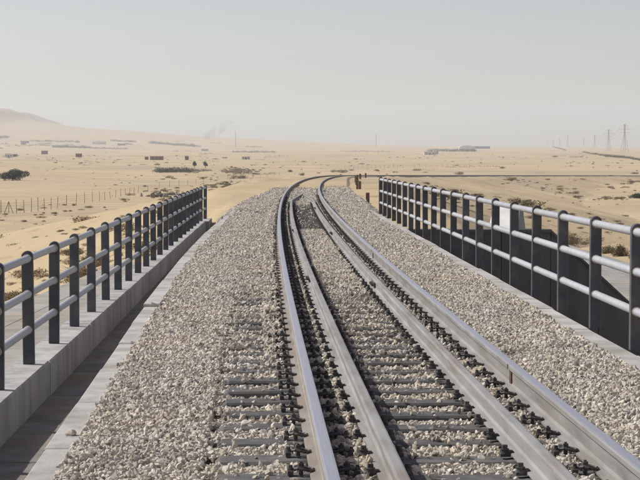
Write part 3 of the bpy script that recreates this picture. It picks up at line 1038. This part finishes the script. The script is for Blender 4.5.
# ------------------------------------------------------------------ vegetation
def leaf_cloud(name, blobs, n, size, m, seed, flat=0.35):
    """n leaf-sized quads spread through a set of ellipsoids [(cx, cy, cz, rx, ry, rz)]"""
    r = np.random.default_rng(seed)
    B = np.array(blobs, float)
    w = (B[:, 3] * B[:, 4] * B[:, 5]) ** (2 / 3)
    pick = r.choice(len(B), n, p=w / w.sum())
    dirs = r.normal(size=(n, 3))
    dirs /= np.linalg.norm(dirs, axis=1)[:, None]
    rad_ = r.uniform(0.35, 1.0, n) ** 0.6 * (1 + 0.12 * r.normal(size=n))
    c = B[pick, :3] + dirs * rad_[:, None] * B[pick, 3:6]
    c[:, 2] = np.maximum(c[:, 2], 0.02)
    a = r.normal(size=(n, 3))
    a /= np.linalg.norm(a, axis=1)[:, None]
    b_ = np.cross(a, dirs + 0.6 * r.normal(size=(n, 3)))
    b_ /= np.linalg.norm(b_, axis=1)[:, None]
    sz = size * r.uniform(0.6, 1.4, n)[:, None]
    v = np.stack([c - a * sz, c + b_ * sz * flat, c + a * sz, c - b_ * sz * flat], 1).reshape(-1, 3)
    q_ = np.arange(4 * n).reshape(n, 4)
    mesh = bpy.data.meshes.new(name)
    mesh.vertices.add(4 * n)
    mesh.vertices.foreach_set('co', v.astype(np.float32).ravel())
    mesh.loops.add(4 * n)
    mesh.loops.foreach_set('vertex_index', q_.ravel().astype(np.int32))
    mesh.polygons.add(n)
    mesh.polygons.foreach_set('loop_start', np.arange(0, 4 * n, 4, dtype=np.int32))
    mesh.materials.append(m)
    mesh.update(calc_edges=True)
    return mesh

def twig_mesh(name, n, h, spread, m, seed):
    r = random.Random(seed)
    b = MB()
    for _ in range(n):
        a = r.uniform(0, 2 * math.pi)
        t = abs(r.gauss(0, 1)) * spread * 0.6
        p0 = Vector((r.gauss(0, spread * 0.2), r.gauss(0, spread * 0.2), -0.03))
        p1 = p0 + Vector((math.cos(a) * t * 0.5, math.sin(a) * t * 0.5, h * r.uniform(0.35, 0.6)))
        p2 = p1 + Vector((math.cos(a) * t * 0.8 + r.gauss(0, 0.05), math.sin(a) * t * 0.8 + r.gauss(0, 0.05), h * r.uniform(0.15, 0.45)))
        b.cyl(p0, p1, 0.010, 0.008, 3, False)
        b.cyl(p1, p2, 0.008, 0.004, 3, False)
    return b.mesh(name, m)

def bush(name, loc, rx, ry, h, m, label, cat, n=900, leaf=0.05, seed=0, group=None, twigs=True, lobes=7):
    r = random.Random(seed)
    root = ob(name, None, loc=loc, label=label, cat=cat, group=group)
    blobs = []
    for _ in range(lobes):
        a, t = r.uniform(0, 2 * math.pi), r.uniform(0, 0.65)
        k = r.uniform(0.35, 0.6)
        hh = h * r.uniform(0.45, 1.0) * (1 - 0.45 * t)
        blobs.append((math.cos(a) * t * rx, math.sin(a) * t * ry, hh * 0.5, rx * k, ry * k, hh * 0.5))
    ob('foliage', leaf_cloud('foliage', blobs, n, leaf, m, seed + 5), root)
    if twigs:
        ob('stem', twig_mesh('stem', 22, h * 0.9, rx, M_bark, seed), root)
    return root

def tree(loc, r0, h, label, seed, crown_low=0.3, n=1600, leaf=0.22, group=None):
    r = random.Random(seed)
    root = ob('desert_tree', None, loc=loc, label=label, cat='tree', group=group)
    b = MB()
    b.cyl((0, 0, -0.3), (0.1, 0, h * 0.4), h * 0.045, h * 0.03, 8)
    for i in range(5):
        a = i * 1.26 + r.uniform(-0.3, 0.3)
        b.cyl((0.1, 0, h * 0.36), (math.cos(a) * r0 * 0.6, math.sin(a) * r0 * 0.6, h * r.uniform(0.6, 0.8)), h * 0.022, h * 0.008, 6)
    ob('trunk', b.mesh('trunk', M_bark), root)
    blobs = []
    for _ in range(11):
        a, t = r.uniform(0, 2 * math.pi), r.uniform(0, 0.7)
        zc = h * (crown_low + (1 - crown_low) * r.uniform(0.25, 0.75) * (1 - 0.4 * t))
        k = r.uniform(0.3, 0.48)
        blobs.append((math.cos(a) * t * r0, math.sin(a) * t * r0, zc, r0 * k, r0 * k, h * (1 - crown_low) * r.uniform(0.2, 0.33)))
    ob('crown', leaf_cloud('crown', blobs, n, leaf, M_green, seed + 3), root)
    return root

# big dark tree on the plain, and the pair by the shrub belt
x, y, z = hit(14, 180.5)
root = tree((x, y, z), 5.9, 4.6, 'wide dark green desert tree with a low domed crown, alone on the plain', 11, crown_low=0.0, n=5200, leaf=0.30)
for i, (px, lab) in enumerate(((194.5, 'small round desert tree at the end of the dark shrub belt'), (205.5, 'small round desert tree standing just past the dark shrub belt'))):
    x, y, z = hit(px, 168)
    tree((x, y, z), 1.95, 4.6, lab, 21 + i, crown_low=0.28, n=1500, leaf=0.22)
x, y, z = hit(640, 198.5)
bush('shrub', (x, y, z), 3.0, 2.2, 1.5, M_green, 'low green shrub alone on the sandy plain with small dry tufts', 'shrub', n=2600, leaf=0.12, seed=41)

# dry bushes beyond the concrete roadway
spots = [(-6.6, 36.5, 0.9, 0.9), (-7.6, 39, 1.0, 0.8), (-6.4, 41.5, 0.8, 0.7), (-8.0, 44, 1.1, 1.0), (-6.5, 47, 0.8, 0.75), (-7.4, 51, 1.0, 0.8), (-6.3, 54, 0.7, 0.6),
         (-7.7, 58, 0.9, 0.8), (-6.5, 62, 0.8, 0.6), (-9.2, 48, 1.2, 0.9), (-9.6, 56, 1.1, 0.8), (-6.9, 68, 0.8, 0.6), (-9.0, 40, 1.2, 1.0)]
spots += [(-6.3 - random.random() * 5.5, 35 + 45 * random.random(), random.uniform(0.5, 1.1), random.uniform(0.4, 0.85)) for _ in range(24)]
for i, (x, y, r0, h) in enumerate(spots):
    bush('dry_bush', (x, y, onground(x, y) - 0.03), r0, r0 * 0.9, h, M_dry if i % 5 else M_olive, 'dry brown bush growing on the bank beside the concrete roadway', 'bush',
         n=2600, leaf=0.034, seed=60 + i, group='dry bushes along the roadway')
for i, (x, y, r0, h) in enumerate(((18.6, 113, 1.1, 1.5), (19.6, 119, 0.9, 1.0), (17.4, 108, 0.6, 0.7), (17.2, 93, 0.5, 0.7), (17.3, 90, 0.5, 0.9), (17.4, 86, 0.6, 0.8), (17.2, 83, 0.5, 0.7))):
    bush('dry_bush', (x, y, onground(x, y) - 0.03), r0, r0 * 0.9, h, M_olive if i != 1 else M_dry, 'olive brown bush along the far edge of the lower paved road', 'bush',
         n=2600, leaf=0.04, seed=90 + i, group='bushes along the lower road')

# scrub tufts over the plain: nobody could count them
shapes = bpy.data.collections.new('tuft_shapes')
for k in range(6):
    r = random.Random(200 + k)
    bl = [(r.uniform(-.5, .5), r.uniform(-.5, .5), 0.25, r.uniform(.3, .6), r.uniform(.3, .6), r.uniform(.2, .4)) for _ in range(4)]
    m = leaf_cloud('tuft', bl, 520, 0.075, M_dry if k % 2 else M_olive, 300 + k, flat=0.3)
    o = bpy.data.objects.new('tuft', m)
    shapes.objects.link(o)
pts = []
def add_tufts(n, r0, r1, u0, u1, size, clump=True):
    for _ in range(n):
        rr_ = math.exp(random.uniform(math.log(r0), math.log(r1)))
        u = random.uniform(u0, u1)
        x, y = u * rr_, rr_
        if clump and vnoise(np.array(x), np.array(y), rr_ * 0.05 + 6, 77) < random.uniform(-0.6, 0.35):
            continue
        if 9.5 < x < 17.0 and y < 118:
            continue
        e = embz(x, y)
        g = float(H(x, y))
        if e > g and e > -0.9 - 0.0095 * max(0, y - 150):
            continue
        pts.append((x, y, max(e, g) - 0.02, size * random.lognormvariate(-0.25, 0.65)))
add_tufts(520, 120, 420, 0.02, 0.24, 0.38)
add_tufts(900, 380, 760, 0.02, 0.24, 0.7)
add_tufts(600, 130, 760, -0.19, 0.02, 0.42)
add_tufts(700, 700, 2600, -0.2, 0.24, 1.1)
add_tufts(90, 48, 110, 0.12, 0.24, 0.3, False)
add_tufts(120, 60, 130, -0.19, -0.05, 0.35, False)
for (px, py, w, hgt, n, size) in ((420, 192, 50, 10, 90, 0.38), (600, 181, 90, 4, 220, 0.8), (470, 184, 60, 5, 90, 0.42), (232, 186, 34, 9, 90, 0.8), (165, 193, 24, 7, 50, 0.7), (240, 171, 22, 4, 70, 1.2)):
    for _ in range(n):
        x, y, z = hit(px + random.gauss(0, w / 2.5), py + random.gauss(0, hgt / 2.5), 90)
        if embz(x, y) < z:
            pts.append((x, y, z - 0.02, size * random.lognormvariate(0, 0.35)))
pts = np.array(pts)
scatter('desert_scrub', pts[:, :3], np.stack([np.zeros(len(pts)), np.zeros(len(pts)), rng.uniform(0, 6.28, len(pts))], -1),
        np.stack([pts[:, 3] * 1.2, pts[:, 3] * 1.2, pts[:, 3] * 0.75], -1), 6, shapes, label='low dry scrub tufts dotted over the sandy plain', cat='scrub')

# far belts of trees and shrubs that read as one mass
def belt(name, label, runs, seed, m=None):
    blobs = []
    r = random.Random(seed)
    for (xa, ya, xb, yb, hpx, k) in runs:
        for i in range(k):
            t = (i + r.random()) / k
            x, y, z = hit(xa + (xb - xa) * t, ya + (yb - ya) * t + r.uniform(-0.4, 0.4), 300)
            hh = hpx * y / F * r.uniform(0.45, 1.0)
            blobs.append((x, y, z + hh * 0.4, hh * r.uniform(0.7, 1.5), hh * r.uniform(0.7, 1.5), hh * 0.6))
    B = np.array(blobs)
    r2 = np.random.default_rng(seed)
    n = 110 * len(B)
    pick = np.repeat(np.arange(len(B)), 110)
    dirs = r2.normal(size=(n, 3))
    dirs /= np.linalg.norm(dirs, axis=1)[:, None]
    c = B[pick, :3] + dirs * (r2.uniform(0.3, 1.05, n) ** 0.6)[:, None] * B[pick, 3:6]
    a = r2.normal(size=(n, 3))
    b_ = np.cross(a, dirs)
    sz = (B[pick, 5] * 0.16)[:, None]
    a = a / np.linalg.norm(a, axis=1)[:, None] * sz
    b_ = b_ / np.linalg.norm(b_, axis=1)[:, None] * sz * 0.6
    v = np.stack([c - a, c + b_, c + a, c - b_], 1).reshape(-1, 3)
    mesh = me(name, v, np.arange(4 * n).reshape(n, 4), m or M_belt)
    return ob(name, mesh, label=label, cat='shrubs', kind='stuff')
belt('shrub_belt', 'dense dark shrub belt beside the two small round trees', [(156, 172.3, 192, 172.3, 6, 46), (192, 171.5, 212, 171, 3.2, 20)], 501)
belt('scrub_thicket', 'ragged thicket of grey brown scrub past the two small trees', [(222, 172, 250, 174, 4, 24), (252, 175, 276, 174, 2, 14)], 502, M_dry)
belt('tree_belt', 'long far grey tree belt at the foot of the rising slope', [(54, 147.3, 92, 148.3, 3.0, 60), (92, 148.6, 128, 149.4, 2.0, 40), (32, 141.5, 75, 142.2, 2.2, 44), (0, 138.5, 10, 138, 3, 14)], 503)
belt('tree_belt', 'far dark tree belt among scattered houses below the smoke plume', [(112, 141, 136, 142.5, 2.2, 30), (150, 143.5, 200, 147, 3.0, 60), (232, 152.3, 276, 152.6, 2.0, 44), (246, 147, 262, 147.3, 1.6, 18)], 504)
belt('tree_belt', 'far blue grey tree belt around the pale farm sheds', [(428, 151.2, 476, 151.6, 3.2, 70), (340, 151.5, 392, 152, 1.3, 40), (446, 167.5, 500, 166.5, 1.2, 36)], 505)
belt('tree_belt', 'far dark tree line running downhill below the pylons', [(584, 152.6, 606, 156.2, 2.2, 34), (606, 156.6, 628, 158.2, 3.0, 44), (628, 158.2, 646, 161.4, 3.0, 34), (553, 147.2, 567, 150.6, 1.4, 30), (570, 157.2, 584, 157.4, 1.3, 16)], 506)

belt('scrub_thicket', 'broken scatter of low brown scrub over the plain between the huts and the tree belt',
     [(xa, ya, xa + w, ya + random.uniform(-0.4, 0.4), hp, n) for xa, ya, w, hp, n in
      [(random.uniform(-5, 285), random.uniform(151, 167), random.uniform(4, 16), random.uniform(0.6, 1.5), random.randrange(4, 10)) for _ in range(34)]], 507, M_dry)
belt('tree_belt', 'scattered grey trees and yards across the foot of the far slope',
     [(xa, ya, xa + w, ya + random.uniform(-0.3, 0.3), hp, n) for xa, ya, w, hp, n in
      [(random.uniform(-5, 250), random.uniform(141.5, 150.5), random.uniform(3, 16), random.uniform(0.8, 2.0), random.randrange(5, 14)) for _ in range(26)]], 508)

# rubble heaps
def heap(px, py, w, h, seed, label):
    x, y, z = hit(px, py)
    r = random.Random(seed)
    b = []
    root = ob('rubble_heap', None, loc=(x, y, z), label=label, cat='rubble')
    for i in range(26):
        a = r.gauss(0, 0.35) * w
        hh = h * max(0.15, 1 - abs(a) / (0.6 * w)) * r.uniform(0.3, 0.9)
        s_ = r.uniform(0.12, 0.28) * h
        o = ob('boulder', stones.objects[r.randrange(12)].data.copy(), root, loc=(a, r.gauss(0, h * 0.5), hh * 0.55))
        o.data.materials.clear()
        o.data.materials.append(M_rock)
        o.scale = (s_ * 1.5, s_ * 1.4, s_ * 1.3)
        o.rotation_euler = (r.uniform(0, 6), r.uniform(0, 6), r.uniform(0, 6))
heap(158, 197, 5.0, 1.7, 1, 'long grey rubble heap on the sand seen just above the parapet posts')
heap(174, 195, 4.0, 1.3, 2, 'low grey rubble heap next to the long rubble heap')
heap(228, 190, 5.0, 1.3, 3, 'dark rubble heap on the sand past the end of the parapet wall')
heap(240, 188, 3.5, 1.1, 4, 'small brown rubble heap past the end of the parapet wall')

# ------------------------------------------------------------------ fences
def fence(label, pix, n, hgt, seed, brace=None):
    r = random.Random(seed)
    ends = [hit(*p) for p in pix]
    P_ = []
    L = len(ends) - 1
    for i in range(n):
        t = i / (n - 1) * L
        k = min(int(t), L - 1)
        a, c = Vector(ends[k]), Vector(ends[k + 1])
        p_ = a.lerp(c, t - k)
        P_.append(Vector((p_.x, p_.y, float(H(p_.x, p_.y)))))
    root = ob('wire_fence', None, loc=P_[0], label=label, cat='fence')
    for i, p_ in enumerate(P_):
        hh = hgt * r.uniform(0.85, 1.05)
        lean = Vector((r.gauss(0, 0.04), r.gauss(0, 0.04), 1)) * hh
        b = MB().cyl(p_ - P_[0] - Vector((0, 0, 0.2)), p_ - P_[0] + lean, 0.05, 0.045, 6)
        ob('post', b.mesh('post', M_fence), root)
        if brace is not None and i == brace:
            for sx in (-1, 1):
                ob('brace', MB().cyl(p_ - P_[0] + Vector((sx * 0.75, 0, -0.1)), p_ - P_[0] + Vector((0, 0, hh * 0.95)), 0.05, 0.05, 6).mesh('brace', M_fence), root)
    for zz in (0.35, 0.8, 1.25, 1.65):
        b = MB()
        for a, c in zip(P_[:-1], P_[1:]):
            b.cyl(a - P_[0] + Vector((0, 0, zz)), c - P_[0] + Vector((0, 0, zz)), 0.012, 0.012, 3, False)
        ob('wire', b.mesh('wire', M_fence), root)
fence('rusty wire fence with a braced post crossing the sand below the wide dark tree', [(-6, 214), (30, 212), (60, 208), (100, 201)], 15, 2.2, 31, brace=2)
fence('faint wire fence on the plain behind the rubble heaps', [(100, 201), (140, 193), (215, 181), (280, 176)], 26, 1.9, 32)
fence('faint far wire fence on the open plain above the line of marker stakes', [(345, 169), (400, 168), (470, 167)], 26, 2.6, 33)

# ------------------------------------------------------------------ far buildings
def house(px, py, w, d, h, m, label, roof='flat', group=None):
    x, y, z = hit(px, py, 400)
    root = ob('house', None, loc=(x, y, z), label=label, cat='house', group=group)
    ob('wall', MB().box(-w / 2, w / 2, 0, d, -1, h).mesh('wall', m), root)
    if roof == 'flat':
        ob('roof', MB().box(-w / 2 - 0.3, w / 2 + 0.3, -0.3, d + 0.3, h + 0.003, h + 0.35).mesh('roof', m), root)
    else:
        n = 10
        v = []
        for yy in (-0.3, d + 0.3):
            for i in range(n + 1):
                t = math.pi * i / n
                v.append((-(w / 2 + 0.3) * math.cos(t), yy, h + 0.003 + 0.35 * w * 0.5 * math.sin(t)))
        f = [(i, i + 1, n + 2 + i, n + 1 + i) for i in range(n)] + [tuple(range(n, -1, -1)), tuple(range(n + 1, 2 * n + 2))]
        ob('roof', me('roof', v, f, m), root)
    ob('door', MB().box(-0.6, 0.6, -0.06, -0.003, 0, min(2.2, h * 0.8)).mesh('door', M_dark), root)
    for sx in (-0.3, 0.3):
        ob('window', MB().box(w * sx - 0.6, w * sx + 0.6, -0.05, -0.003, h * 0.4, h * 0.75).mesh('window', M_dark), root)
    return root
house(157, 160.0, 13, 6, 3.4, M_brown, 'long low reddish brown house standing in open sand')
house(147, 159.8, 3.5, 4, 2.8, M_brown, 'tiny brown hut beside the long reddish house')
house(187, 160.0, 3.5, 3.5, 3.6, M_brown, 'small square brown hut alone on the plain beyond the round trees')
house(45.5, 154.3, 9, 6, 5.0, M_brown, 'reddish brown block house below the far tree belt')
house(79.5, 157.2, 7, 5, 4.0, M_brown, 'small reddish brown house on the sand between two white tents')
house(10, 157.0, 9, 6, 2.6, M_pale, 'pale flat farm shed with dark front on the slope', 'arch')
house(15.5, 156.8, 6, 5, 2.8, M_grey, 'dark grey shed right beside the pale arched farm shed')
house(430, 154.8, 16, 8, 4.0, M_pale, 'pale white farm house in front of the far tree belt')
house(436, 154.2, 7, 6, 5.5, M_pale, 'narrow pale house beside the white farm house')
house(467, 150.4, 40, 20, 6, M_pale, 'large pale arched shed rising above the far tree belt', 'arch')
house(482, 148.6, 46, 14, 6, M_grey, 'long dark grey shed beyond the large pale arched shed')
house(205, 151.0, 14, 8, 4, M_pale, 'pale low house on the plain below the smoke plume')
house(100, 144.2, 40, 12, 6, M_pale, 'wide pale compound on the far slope above the tree belt')
house(122, 145.5, 22, 10, 5, M_grey, 'grey flat shed on the far slope above the tree belt')
house(26, 143.2, 24, 10, 6, M_grey, 'grey flat shed at the foot of the flat topped hill')
house(246, 159.5, 8, 5, 2.6, M_pale, 'low pale hut on the sand between the round trees and the track')

# ------------------------------------------------------------------ pylons and masts
def pylon_mesh_parts(h):
    bars, arms = MB(), MB()
    w0, w1 = h * 0.11, h * 0.016
    t = 0.0044 * h
    wz = lambda z: w0 + (w1 - w0) * min(1, z / (h * 0.66)) if z < h * 0.66 else w1
    levels = [0, 0.2 * h, 0.36 * h, 0.5 * h, 0.6 * h, 0.66 * h, 0.78 * h, 0.9 * h, h]
    for a, c in zip(levels[:-1], levels[1:]):
        for sx in (-1, 1):
            for sy in (-1, 1):
                bars.cyl((sx * wz(a), sy * wz(a), a), (sx * wz(c), sy * wz(c), c), t, t, 4, False)
            bars.cyl((-wz(a) * sx, -wz(a), a), (wz(c) * sx, -wz(c), c), t * 0.7, t * 0.7, 4, False)
            bars.cyl((-wz(a) * sx, wz(a), a), (wz(c) * sx, wz(c), c), t * 0.7, t * 0.7, 4, False)
    ar = []
    for z, L in ((0.68 * h, 0.22 * h), (0.80 * h, 0.26 * h), (0.92 * h, 0.17 * h)):
        for sx in (-1, 1):
            b = MB()
            b.cyl((sx * w1, 0, z), (sx * L, 0, z + 0.005 * h), t, t * 0.7, 4)
            b.cyl((sx * w1, 0, z + 0.045 * h), (sx * L, 0, z + 0.005 * h), t * 0.8, t * 0.6, 4)
            ar.append((sx, z, L, b))
    return bars, ar
ends = []
PY = [(625.6, 148.2, 24.5, 'tallest lattice pylon of the power line on the hazy skyline'),
      (609.5, 148.0, 19, 'second tallest lattice pylon, next along the line from the tallest'),
      (595.5, 147.9, 13.5, 'lattice pylon third along the power line from the tallest'),
      (584.5, 147.8, 11.0, 'faint small lattice pylon fourth along the power line'),
      (568.3, 147.7, 12.5, 'lattice pylon at the end of the tree line running downhill'),
      (560.4, 147.6, 10.0, 'small faint lattice pylon beside the end of the tree line'),
      (553.3, 147.5, 8.5, 'tiny faint lattice pylon last but one along the skyline'),
      (547.5, 147.5, 7.5, 'tiniest faint lattice pylon fading into the haze')]
for (px, py, hpx, lab) in PY:
    H_P = 46.0
    y = H_P * F / hpx
    x = (px - 276) / F * y
    z = float(H(x, y))
    z0 = CAM_H + (158 - py) / F * y
    root = ob('pylon', None, loc=(x, y, z - 0.5), rz=R(18), label=lab, cat='pylon', group='pylons of the power line')
    hh = max(30.0, z0 + H_P - z)
    bars, ar = pylon_mesh_parts(hh)
    ob('lattice_tower', bars.mesh('lattice_tower', M_pylon), root)
    for sx, zz, L, b in ar:
        ob('cross_arm', b.mesh('cross_arm', M_pylon), root)
    ends.append((x, y, z, hh))
def cable(a, c, label):
    root = ob('power_cables', None, loc=(a[0], a[1], a[2]), label=label, cat='cables')
    for zf, Lf in ((0.68, 0.22), (0.80, 0.26), (0.92, 0.17)):
        for sx in (-1, 1):
            b = MB()
            A_ = Vector((sx * Lf * a[3] * 0.95, sx * Lf * a[3] * 0.31, zf * a[3] - 2.2))
            C_ = Vector((c[0] - a[0] + sx * Lf * c[3] * 0.95, c[1] - a[1] + sx * Lf * c[3] * 0.31, c[2] - a[2] + zf * c[3] - 2.2))
            pr = A_
            for i in range(1, 13):
                t = i / 12
                p_ = A_.lerp(C_, t) - Vector((0, 0, 4 * 9 * t * (1 - t)))
                b.cyl(pr, p_, 0.10, 0.10, 3, False)
                pr = p_
            ob('cable', b.mesh('cable', M_pylon), root)
cable(ends[0], ends[1], 'sagging power cables between the two tallest pylons')
cable(ends[1], ends[2], 'sagging power cables between the second and third pylons')
def mast(px, py, hpx, y, label):
    x = (px - 276) / F * y
    z = float(H(x, y))
    h = (158 - (py - hpx)) / F * y + CAM_H - z
    root = ob('radio_mast', None, loc=(x, y, z - 0.3), label=label, cat='mast')
    w = 1.1
    b = MB()
    for i in range(14):
        a, c = h * i / 14, h * (i + 1) / 14
        for k in range(3):
            t0, t1 = k * 2.094, (k + 1) * 2.094
            b.cyl((w * math.cos(t0), w * math.sin(t0), a), (w * math.cos(t0), w * math.sin(t0), c), 0.28, 0.28, 4, False)
            b.cyl((w * math.cos(t0), w * math.sin(t0), a), (w * math.cos(t1), w * math.sin(t1), c), 0.18, 0.18, 4, False)
    ob('lattice', b.mesh('lattice', M_pylon), root)
    ob('antenna', MB().cyl((0, 0, h), (0, 0, h * 1.06), 0.3, 0.15, 6).mesh('antenna', M_pylon), root)
mast(376, 147, 13, 5600, 'slender lattice mast alone on the open skyline')
mast(235.5, 142, 11, 5200, 'slender lattice mast on the slope next to the smoke plume')
mast(63.5, 126, 4.5, 7800, 'tiny mast on the ridge beside the flat topped hill')

# ------------------------------------------------------------------ smoke and haze
def volmat(name, color, dens, noisy=False, aniso=0.2):
    m = bpy.data.materials.new(name)
    m.use_nodes = True
    nt = m.node_tree
    for n in list(nt.nodes):
        nt.nodes.remove(n)
    o = nt.nodes.new('ShaderNodeOutputMaterial')
    v = nt.nodes.new('ShaderNodeVolumePrincipled')
    v.inputs['Color'].default_value = (*color, 1)
    v.inputs['Density'].default_value = dens
    v.inputs['Anisotropy'].default_value = aniso
    nt.links.new(v.outputs[0], o.inputs['Volume'])
    if noisy:
        tc = nt.nodes.new('ShaderNodeTexCoord')
        nz = nt.nodes.new('ShaderNodeTexNoise')
        nz.inputs['Scale'].default_value = 0.035
        nz.inputs['Detail'].default_value = 4
        nt.links.new(tc.outputs['Object'], nz.inputs['Vector'])
        mr = nt.nodes.new('ShaderNodeMapRange')
        mr.inputs['From Min'].default_value = 0.42
        mr.inputs['From Max'].default_value = 0.7
        mr.inputs['To Min'].default_value = 0
        mr.inputs['To Max'].default_value = dens
        nt.links.new(nz.outputs['Fac'], mr.inputs['Value'])
        nt.links.new(mr.outputs[0], v.inputs['Density'])
    return m
b = MB()
sy = 5500.0
sx0, sz0 = (205 - 276) / F * sy, CAM_H + (158 - 140) / F * sy
vv, ff = [], []
ns = 14
for i in range(13):
    t = i / 12
    cx = sx0 + 6 + 78 * t ** 1.2
    cz = sz0 + 62 * t
    rr_ = 5 + 17 * math.sin(math.pi * min(1, 0.12 + 0.8 * t))
    if i in (0, 12):
        rr_ = 1.5
    for k in range(ns):
        a = 2 * math.pi * k / ns
        w = rr_ * (1 + 0.25 * math.sin(3 * a + i))
        vv.append((cx - sx0 + w * math.cos(a) * 1.2, w * math.sin(a), cz - sz0 + 0.3 * w * math.sin(2 * a + i)))
for i in range(12):
    for k in range(ns):
        k2 = (k + 1) % ns
        ff.append((i * ns + k, i * ns + k2, (i + 1) * ns + k2, (i + 1) * ns + k))
ff.append(tuple(range(ns - 1, -1, -1)))
ff.append(tuple(range(12 * ns, 13 * ns)))
sm = me('smoke', vv, ff, volmat('smoke_volume', (0.22, 0.22, 0.23), 0.024, True))
ob('smoke', sm, loc=(sx0, sy, sz0), label='thin grey smoke plume drifting above the far plain', cat='smoke', kind='stuff')

hz = MB().box(-12000, 12000, -12000, 12000, -12, 330).mesh('haze', volmat('haze_volume', (0.89, 0.935, 1.0), 9e-5, aniso=0.15))
ob('haze', hz, kind='stuff', label='pale dusty haze over the whole desert plain', cat='haze')
